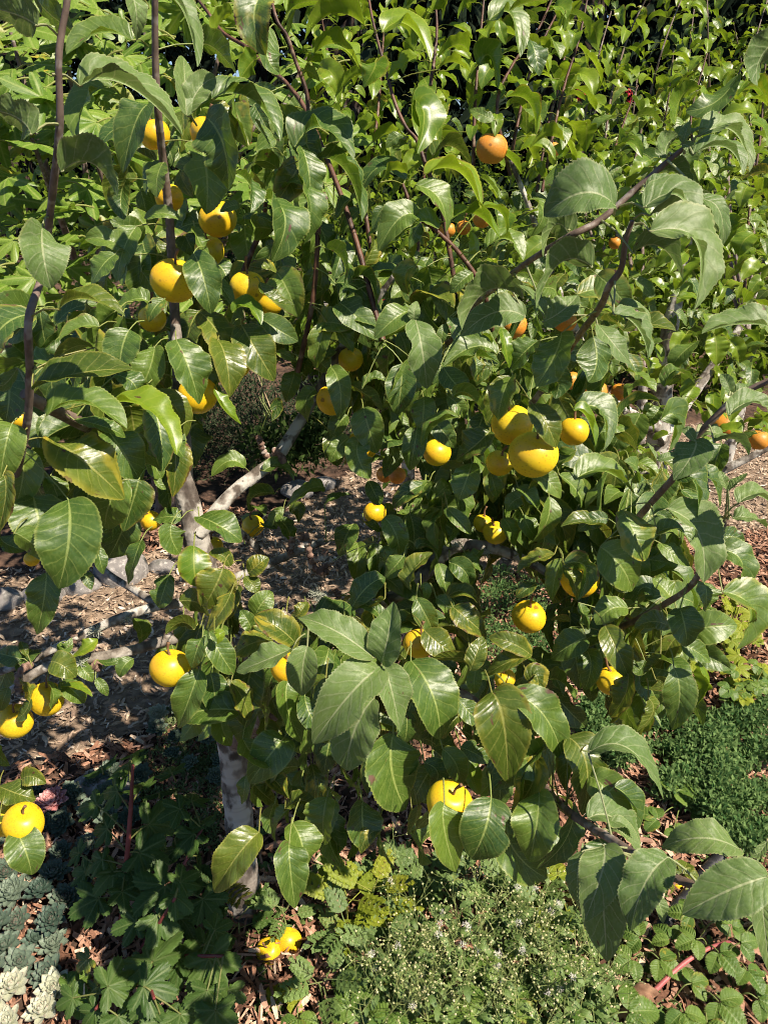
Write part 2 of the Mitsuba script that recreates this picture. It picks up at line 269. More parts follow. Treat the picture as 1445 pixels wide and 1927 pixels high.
# ------------------------------------------------------------------ leaves
def prof(t, kind='pear'):
    if kind == 'pear': return (t ** .66) * ((1 - t) ** .86) / 0.3524
    if kind == 'round': return (t ** .45) * ((1 - t) ** .55) / 0.505
    return (t ** .7) * ((1 - t) ** .8) / 0.354
def blade(b, m, t, N, wr=.6, fold=14., nt=26, ns=3, serr=.05, wave=.05, twist=0., shape='pear', pleat=0., nv=8., curl=.35, bite=0., rg=None, pet=None, petr=.0009):
    """A leaf through base, mid and tip points; N is where the upper face looks. s runs across, t along."""
    rg = rg or rng
    b, m, t, N = (np.asarray(x, float) for x in (b, m, t, N))
    c = 2 * m - (b + t) / 2; u = np.linspace(0, 1, nt)[:, None]
    p = b * (1 - u) ** 2 + 2 * c * u * (1 - u) + t * u ** 2
    tg = 2 * (c - b) * (1 - u) + 2 * (t - c) * u; tg /= np.linalg.norm(tg, axis=1, keepdims=True) + 1e-9
    L = np.linalg.norm(np.diff(p, axis=0), axis=1).sum(); u = u[:, 0]
    n = N - (tg @ N)[:, None] * tg; n /= np.linalg.norm(n, axis=1, keepdims=True) + 1e-9
    a = np.cross(tg, n); an = np.radians(twist) * (u - .3); n, a = n * np.cos(an)[:, None] + a * np.sin(an)[:, None], a * np.cos(an)[:, None] - n * np.sin(an)[:, None]
    w = .5 * wr * L * prof(np.clip(u, 1e-4, 1 - 1e-4), shape) + .0004
    ph = rg.uniform(0, 6.28, 4); k1, k2 = rg.uniform(1.2, 2.6), rg.uniform(3, 5.5)
    cols, sv = [], []
    for s in np.linspace(-1, 1, 2 * ns + 1):
        sg = 1. if s >= 0 else -1.; x = abs(s)
        ang = np.radians(fold) * (1 - curl * x) * (1 + .18 * np.sin(u * 6.28 * .8 + ph[0 if s > 0 else 1]))
        wx = w * x
        if x > .99:
            z = (np.arange(nt) % 2) * 2. - 1
            wx = wx * (1 + serr * z * (u > .06))
            if bite: wx = wx * (1 - bite * np.exp(-((u - (.35 + .1 * ph[2] / 3)) / .09) ** 2) * (sg == (1 if ph[3] > 3.14 else -1)))
        h = wx * np.sin(ang) + x ** 2 * w * (wave * np.sin(u * 6.28 * k1 + ph[1] + sg) + .5 * wave * np.sin(u * 6.28 * k2 + ph[2] * sg)) * 1.6
        if pleat: h = h + pleat * L * np.cos((u * nv - x * 1.9 + .45 * x * x) * 6.283) * np.sin(np.pi * min(x + .12, 1))
        q = p + (sg * wx * np.cos(ang))[:, None] * a + h[:, None] * n
        if x > .99: q = q + tg * (serr * w * .7 * z)[:, None]
        cols.append(q); sv.append(s)
    v = np.stack(cols, 1); ns2 = 2 * ns + 1
    kx, ky = rg.integers(1, 400, 2)
    uv = np.stack([np.broadcast_to(np.array(sv) * .5 + .5 + 2 * kx, (nt, ns2)), np.broadcast_to((u + 2 * ky)[:, None], (nt, ns2))], -1).reshape(-1, 2)
    out = [(v.reshape(-1, 3), grid_faces(nt, ns2), uv)]
    if pet is not None:
        pv, pf, _ = tube([pet, (np.asarray(pet) + b) / 2 + np.array([0, 0, .004]) + (b - pet) * .0, b, p[min(2, nt - 1)]], [petr * 1.3, petr, petr, petr * .5], 4, 7, cap=False)
        out.append((pv, pf, np.tile([[1.3 + 2 * kx, .5 + 2 * ky]], (len(pv), 1))))
        out[-1][2][:, 0] = 2 * kx + 1.3
    return cat(out)
def lobed(origin, ydir, N, size, lobes, widths, lens, teeth=.05, cup=.15, n=72, rg=None, pet=None, droop=.25, petr=.0015, quilt=.015):
    """A palmate leaf: lobes at the given angles from the leaf's axis."""
    rg = rg or rng
    th = np.linspace(-np.pi * .94, np.pi * .94, n)
    r = np.full(n, .0)
    for a, w_, l in zip(lobes, widths, lens): r = np.maximum(r, l * np.exp(-np.abs((th - a) / w_) ** 2.2))
    r = np.maximum(r, .22 + .1 * np.cos(th / 2)); r = r * (1 + teeth * ((np.arange(n) % 2) * 2 - 1)) * (1 + .05 * rg.standard_normal())
    y = nz(ydir); N = nz(N - y * (N @ y)); x = np.cross(y, N)
    ph = rg.uniform(0, 6.28, 2); rows = []
    for k, f in enumerate((0.03, .3, .55, .8, 1.)):
        X, Y = f * r * np.sin(th), f * r * np.cos(th)
        Z = cup * (X ** 2) * (1 if rg.random() < 2 else 1) - droop * np.clip(Y, -1, 2) ** 2 * .6 - droop * .3 * f * f + quilt * np.sin(X * 22 + ph[0]) * np.cos(Y * 19 + ph[1]) + .05 * f * np.cos(th * 5 / 1.75) * .6
        rows.append(np.stack([X, Y, Z], -1))
    v = np.stack(rows); kx, ky = rg.integers(1, 400, 2)
    uv = np.stack([v[..., 0] / 1.25 * .5 + .5 + 2 * kx, v[..., 1] / 1.25 * .5 + .5 + 2 * ky], -1).reshape(-1, 2)
    wv = origin + size * (v[..., :1] * x + v[..., 1:2] * y + v[..., 2:] * N)
    out = [(wv.reshape(-1, 3), grid_faces(5, n), uv)]
    if pet is not None:
        pv, pf, _ = tube([pet, (pet + origin) / 2 + np.array([0, 0, size * .06]), origin], [petr * 1.3, petr], 5, 7, cap=False)
        out.append((pv, pf, np.tile([[1.3 + 2 * kx, .5 + 2 * ky]], (len(pv), 1))))
    return cat(out)
def cards(pts, dirs, L, wd, droop=.2, rg=None):
    """many small two-triangle folded leaves at once"""
    rg = rg or rng; n = len(pts); L = np.broadcast_to(L, n); wd = np.broadcast_to(wd, n)
    d = dirs / (np.linalg.norm(dirs, axis=1, keepdims=True) + 1e-9)
    a = np.cross(d, rg.standard_normal((n, 3))); a /= np.linalg.norm(a, axis=1, keepdims=True) + 1e-9
    nn = np.cross(a, d)
    p0, p2 = pts, pts + d * L[:, None] - np.array([0, 0, 1.]) * (L * droop)[:, None]
    mid = pts + d * (L * .5)[:, None]
    v = np.stack([p0, mid + a * (wd / 2)[:, None] + nn * (wd * .2)[:, None], p2, mid - a * (wd / 2)[:, None] + nn * (wd * .2)[:, None]], 1).reshape(-1, 3)
    i = np.arange(n)[:, None] * 4
    f = np.concatenate([i + [0, 1, 2], i + [0, 2, 3]], 0)
    uv = np.stack([np.repeat(rg.integers(1, 4000, n) * 2 + .5, 4), np.tile([.5], 4 * n)], 1)
    return v, f, uv
# ------------------------------------------------------------------ ground
def ground_z(x, y):
    return .018 * np.sin(x * 1.7 + 1) * np.cos(y * 1.3) + .012 * np.sin(x * 4.1) * np.sin(y * 3.7 + 2)
def sheet(xs, ys, dz=0.0, mask=None):
    X, Y = np.meshgrid(xs, ys, indexing='ij'); Z = ground_z(X, Y) * np.exp(-(np.hypot(X, Y - 2) / 9) ** 2) + dz
    return np.stack([X, Y, Z], -1).reshape(-1, 3), grid_faces(len(xs), len(ys))
ax = np.concatenate([-np.geomspace(150, 4.2, 14), np.linspace(-4, 4, 70), np.geomspace(4.2, 150, 14)])
ay = np.concatenate([-np.geomspace(150, 1.2, 10), np.linspace(-1, 7, 70), np.geomspace(7.2, 300, 16)])
add('ground', sheet(ax, ay), 'soil', kind='structure', label='dark brown garden soil of the planting bed', category='ground')
PATH_NEAR = [(-6, 1.2), (-2, 1.40), (-1.0, 1.56), (-.6, 1.72), (-.2, 2.1), (.3, 2.55), (.8, 2.85), (1.4, 2.95), (6, 3.0)]
PATH_FAR = [(-6, 2.3), (-2, 2.5), (-1.0, 2.72), (-.55, 3.1), (-.2, 3.6), (.3, 4.1), (.8, 4.3), (1.4, 4.4), (6, 4.5)]
px_ = np.linspace(-6, 6, 90); yn = np.interp(px_, *zip(*PATH_NEAR)) + .05 * np.sin(px_ * 7) + .03 * np.sin(px_ * 17); yf = np.interp(px_, *zip(*PATH_FAR)) + .05 * np.sin(px_ * 6 + 1)
k_ = np.linspace(0, 1, 24); X_ = np.repeat(px_[:, None], 24, 1); Y_ = yn[:, None] * (1 - k_) + yf[:, None] * k_
add('path', (np.stack([X_, Y_, ground_z(X_, Y_) * np.exp(-(np.hypot(X_, Y_ - 2) / 9) ** 2) + .006], -1).reshape(-1, 3), grid_faces(90, 24)[:, ::-1]), 'woodchip', kind='structure', label='tan wood chip path curving behind the pear tree', category='path')
def on_path(x, y): return (y > np.interp(x, *zip(*PATH_NEAR))) & (y < np.interp(x, *zip(*PATH_FAR)))
def chips(n, box, keep, L0, L1, asp, zh):
    x = rng.uniform(box[0], box[1], n * 3); y = box[2] + (box[3] - box[2]) * rng.uniform(0, 1, n * 3) ** 1.15
    k = keep(x, y); x, y = x[k][:n], y[k][:n]; n = len(x)
    L = rng.uniform(L0, L1, n); wd = L * rng.uniform(asp[0], asp[1], n); th = rng.uniform(0, 6.283, n); tl = rng.normal(0, .28, n); rl = rng.normal(0, .45, n)
    d = np.stack([np.cos(th) * np.cos(tl), np.sin(th) * np.cos(tl), np.sin(tl)], 1)
    a = np.stack([-np.sin(th) * np.cos(rl), np.cos(th) * np.cos(rl), np.sin(rl)], 1); nn = np.cross(d, a)
    c = np.stack([x, y, ground_z(x, y) + rng.uniform(.004, zh, n) + np.abs(np.sin(tl)) * L * .4], 1)
    bend = rng.normal(0, .12, n) * L
    st = [c - d * (L / 2)[:, None], c + nn * bend[:, None], c + d * (L / 2)[:, None]]
    v = np.stack([q + sg * a * (wd * wk / 2)[:, None] for q, wk in zip(st, (.6, 1., .5)) for sg in (-1, 1)], 1).reshape(-1, 3)
    i = np.arange(n)[:, None] * 6
    f = np.concatenate([i + [0, 1, 3], i + [0, 3, 2], i + [2, 3, 5], i + [2, 5, 4]])
    uv = np.stack([np.repeat(rng.integers(1, 4000, n) * 2 + .5, 6), np.full(6 * n, .5)], 1)
    return v, f, uv
m = chips(26000, (-2.2, 2.6, 1.4, 4.5), on_path, .010, .034, (.16, .42), .016)
add('wood_chips', m[:2], 'chip_path', False, m[2], kind='stuff', label='loose tan wood chips strewn over the path', category='wood chips')
m = chips(24000, (-1.3, 1.7, .72, 3.2), lambda x, y: ~on_path(x, y) & (np.abs(x) < .55 * (y + .55)), .012, .052, (.09, .32), .024)
add('bark_mulch', m[:2], 'chip_mulch', False, m[2], kind='stuff', label='reddish shredded bark mulch under the pear tree', category='mulch')

# ------------------------------------------------------------------ the central pear tree: wood
TREE = thing('pear_tree', 'pear tree hung with yellow fruit, pale flaking trunk rising from the mulch bed', 'pear tree')
NODES = []
def wood(name, pix, rad, bs, sides=9, rough=.10, parent=None, tree=None, knots=True, label=None):
    pts = np.array([P(*q) if len(q) == 3 else q[3] for q in pix])
    if name == 'shoot': pts[1:-1] += rng.normal(0, .0028, pts[1:-1].shape)
    sp = spline(pts, 4 * len(pts)); NODES.extend(sp)
    m = tube(pts, np.asarray(rad) * (.86 if bs == 'bark_branch' else .8 if name == 'shoot' else 1), sides, max(8, 9 * len(pts)), rough, 45., seed=int(abs(pix[0][0])) % 97)
    part(parent or TREE, name, m[:2], bs, 60, None, label=label); return sp
gx = G(462, 1712); base_y = gx[1]
def V(px, py, Y):      # the point of the pixel's ray on the upright plane y = Y
    r = P(px, py, 1.) - CAM; return (0, 0, 0, CAM + r * (Y / r[1]))
tp = [(0, 0, 0, gx - [0, 0, .06]), (0, 0, 0, gx + [0, 0, .01]), V(454, 1600, base_y), V(443, 1470, base_y + .01), V(425, 1300, base_y + .02), V(400, 1150, base_y + .03), V(374, 1030, base_y + .03), V(358, 960, base_y + .04), V(344, 900, base_y + .05), V(341, 820, base_y + .04), V(338, 720, base_y + .06), V(330, 610, base_y + .09), V(324, 500, base_y + .11), V(318, 400, base_y + .11), V(306, 290, base_y + .08), V(298, 215, base_y + .05), V(292, 100, base_y + .03), V(292, -60, base_y)]
wood('trunk', tp[:12], [.056, .040, .030, .0285, .0275, .026, .024, .0205, .0185, .0155, .0115, .0085], 'bark_old', 16, .14)
wood('leader', tp[11:], [.0085, .0075, .0068, .0062, .0055, .0046, .004], 'bark_shoot', 10, .10)
D0 = proj(tp[7][3])[2]
wood('branch', [(372, 1005, D0), (405, 965, D0), (440, 925, D0 + .01), (485, 890, D0 + .03), (520, 862, D0 + .05), (563, 795, D0 + .07), (600, 735, D0 + .08), (640, 660, D0 + .06), (690, 590, D0), (740, 520, D0 - .05)], [.017, .015, .0135, .013, .014, .0125, .011, .010, .008, .005], 'bark_branch')
wood('branch', [(392, 1090, D0 + .1), (350, 1130, D0 + .02), (292, 1142, D0 - .03), (222, 1165, D0 - .06), (155, 1196, D0 - .08), (100, 1222, D0 - .09), (40, 1250, D0 - .1), (-60, 1285, D0 - .1)], [.014, .0105, .0095, .0092, .0088, .008, .0075, .006], 'bark_branch')
wood('branch', [(300, 1140, D0 - .03), (255, 1112, D0 + .02), (215, 1088, D0 + .05), (180, 1062, D0 + .07), (120, 1030, D0 + .1), (60, 1005, D0 + .12)], [.0085, .0075, .0068, .0062, .005, .003], 'bark_branch')
wood('branch', [(410, 1190, D0 + .12), (360, 1203, D0 + .02), (322, 1204, D0 - .03), (270, 1218, D0 - .06), (215, 1232, D0 - .08), (165, 1240, D0 - .10), (90, 1255, D0 - .12), (20, 1300, D0 - .13), (-60, 1370, D0 - .13)], [.015, .0115, .0105, .0100, .0105, .0095, .009, .007, .005], 'bark_branch')
wood('branch', [(420, 1260, D0 + .15), (560, 1200, D0 + .08), (680, 1150, D0 + .05), (760, 1112, D0 + .02), (815, 1062, D0), (850, 1030, D0), (905, 1028, D0), (960, 1042, D0 + .02), (1010, 1066, D0 + .02), (1090, 1120, D0), (1150, 1190, D0 - .08), (1200, 1230, D0 - .12)], [.017, .015, .0145, .014, .0155, .014, .0125, .0105, .009, .008, .006, .004], 'bark_branch')
wood('branch', [(440, 1400, D0 + .18), (520, 1340, D0 + .0), (600, 1310, D0 - .08), (690, 1290, D0 - .14), (780, 1300, D0 - .18), (875, 1312, D0 - .20), (960, 1400, 1.07), (1030, 1490, .96), (1075, 1532, .87), (1150, 1580, .78), (1230, 1630, .72), (1310, 1668, .68), (1460, 1700, .63)], [.016, .013, .012, .0105, .0100, .0095, .0075, .0055, .0050, .0045, .0042, .004, .003], 'bark_shoot')
wood('branch', [(395, 1110, D0 + .05), (440, 1088, D0 + .06), (490, 1068, D0 + .06), (540, 1046, D0 + .07), (570, 1034, D0 + .07), (608, 1019, D0 + .08)], [.010, .0095, .009, .0085, .0085, .0075], 'bark_branch')
wood('branch', [(372, 1000, D0 + .02), (420, 990, D0 + .1), (460, 1008, D0 + .16), (490, 1040, D0 + .2), (530, 1075, D0 + .25)], [.010, .009, .008, .007, .004], 'bark_branch')
wood('branch', [(345, 900, D0), (260, 850, D0 - .15), (160, 800, D0 - .3), (80, 760, D0 - .42), (45, 740, D0 - .45)], [.012, .010, .009, .0075, .006], 'bark_shoot')
SH = dict(bs='bark_shoot', sides=8, rough=.16)
wood('shoot', [(30, 900, .95), (45, 790, .88), (54, 700, .82), (66, 610, .77), (70, 520, .79), (84, 440, .755), (94, 330, .70), (104, 220, .66), (116, 100, .64), (126, 0, .62), (134, -70, .61)], [.0062, .0058, .0055, .0050, .0048, .0045, .0043, .0040, .0037, .0034, .003], **SH)
wood('shoot', [(760, 700, 1.35), (840, 640, 1.28), (900, 575, 1.16), (940, 530, 1.02), (985, 498, .90), (1060, 452, .80), (1130, 410, .79), (1200, 352, .78), (1255, 305, .77), (1300, 268, .76)], [.007, .006, .0055, .005, .0045, .0042, .0042, .004, .0035, .003], **SH)
wood('shoot', [(1000, 760, 1.3), (1050, 690, 1.2), (1085, 632, 1.06), (1120, 578, .94), (1150, 535, .88), (1168, 505, .86), (1180, 455, .84), (1190, 415, .82)], [.0065, .006, .0055, .0055, .005, .0045, .004, .003], **SH)
wood('shoot', [(1090, 1120, 1.3), (1150, 1050, 1.2), (1200, 975, 1.02), (1238, 925, .94), (1270, 882, .91), (1300, 838, .88), (1340, 792, .86), (1395, 740, .84), (1470, 705, .82)], [.007, .006, .0058, .0055, .005, .005, .005, .0045, .004], **SH)
wood('shoot', [(1150, 1190, 1.15), (1230, 1150, 1.05), (1300, 1100, .96), (1335, 1040, .90), (1352, 1000, .88), (1365, 975, .87)], [.006, .0055, .005, .0045, .004, .0035], **SH)
RS = dict(bs='bark_red', sides=7, rough=.16)
wood('shoot', [(560, 700, 1.30), (590, 560, 1.25), (600, 420, 1.2), (598, 320, 1.17), (588, 232, 1.15), (576, 165, 1.13), (556, 115, 1.12), (540, 70, 1.11), (522, 30, 1.1), (505, -30, 1.1)], [.006, .0055, .005, .0045, .0042, .004, .0036, .0034, .003, .0025], **RS)
wood('shoot', [(720, 640, 1.2), (660, 420, 1.22), (590, 228, 1.25), (545, 165, 1.26), (500, 125, 1.27), (465, 92, 1.28), (425, 55, 1.29), (390, 20, 1.3), (350, -30, 1.3)], [.006, .0055, .005, .0046, .0044, .004, .0037, .0034, .003], **RS)
wood('shoot', [(930, 640, 1.3), (905, 545, 1.22), (860, 480, 1.20), (820, 440, 1.19), (785, 400, 1.18), (757, 345, 1.17)], [.006, .005, .0045, .0043, .004, .0035], **RS)
wood('shoot', [(860, 560, 1.35), (830, 400, 1.32), (800, 305, 1.30), (782, 265, 1.30), (766, 238, 1.30), (745, 190, 1.3), (724, 132, 1.3), (700, 40, 1.3), (690, -30, 1.3)], [.006, .0052, .0046, .0043, .004, .004, .0036, .003, .0025], **RS)
wood('shoot', [(440, 560, D0 - .02), (470, 480, D0 - .05), (490, 420, D0 - .06), (500, 380, D0 - .08)], [.007, .006, .005, .004], **RS)
# knobbly fruiting spurs and lichen tufts
for spur in ([(590, 1062, D0 + .03), (583, 1045, D0 + .02), (578, 1015, D0), (574, 1005, D0)], [(578, 1015, D0), (570, 1010, D0), (566, 1030, D0)], [(592, 1080, D0 + .03), (585, 1062, D0 + .02), (598, 1052, D0), (610, 1048, D0), (612, 1034, D0)],
             [(585, 1062, D0 + .02), (600, 1075, D0), (612, 1078, D0), (614, 1070, D0)], [(600, 1075, D0), (620, 1060, D0), (626, 1052, D0)], [(633, 1140, D0 - .05), (636, 1120, D0 - .05), (630, 1108, D0 - .05)], [(510, 868, D0 + .04), (497, 850, D0 + .03), (490, 832, D0 + .02), (484, 820, D0 + .02)],
             [(520, 865, D0 + .04), (518, 848, D0 + .03), (528, 858, D0 + .03), (533, 868, D0 + .02)], [(60, 1250, D0 - .12), (40, 1262, D0 - .14), (34, 1290, D0 - .14), (38, 1310, D0 - .14)], [(132, 1215, D0 - .1), (140, 1200, D0 - .1), (134, 1188, D0 - .1)], [(180, 1245, D0 - .1), (185, 1258, D0 - .12), (176, 1252, D0 - .13)],
             [(545, 1046, D0 + .07), (548, 1030, D0 + .06), (550, 1010, D0 + .06)]):
    pts = np.array([P(*q) for q in spur]); pts = spline(pts, 4 * len(pts)); n = len(pts)
    part(TREE, 'spur', tube(pts, .0042 + .0022 * (np.arange(n) % 2) + .001 * rng.random(n), 8, 5 * n, .35, 160.)[:2], 'bark_spur', 60)
    NODES.extend(pts)
def tuft(c, r, n):
    d = rng.standard_normal((n, 3)); d /= np.linalg.norm(d, axis=1, keepdims=True)
    return cat([tube([c, c + q * r * .5 + rng.standard_normal(3) * r * .15, c + q * r * rng.uniform(.7, 1.1)], [.0006, .0003], 3, 4, cap=False) for q in d])
for q in ((600, 1118, D0 - .02, .022, 60), (150, 1248, D0 - .13, .016, 50), (140, 1240, D0 - .12, .018, 50), (180, 1186, D0 - .09, .014, 40), (240, 1165, D0 - .07, .012, 30), (120, 1225, D0 - .11, .016, 40), (860, 1025, D0 - .02, .012, 40), (915, 1040, D0 - .02, .012, 40)):
    part(TREE, 'lichen_tuft', tuft(P(*q[:3]), q[3], q[4])[:2], 'lichen', True)

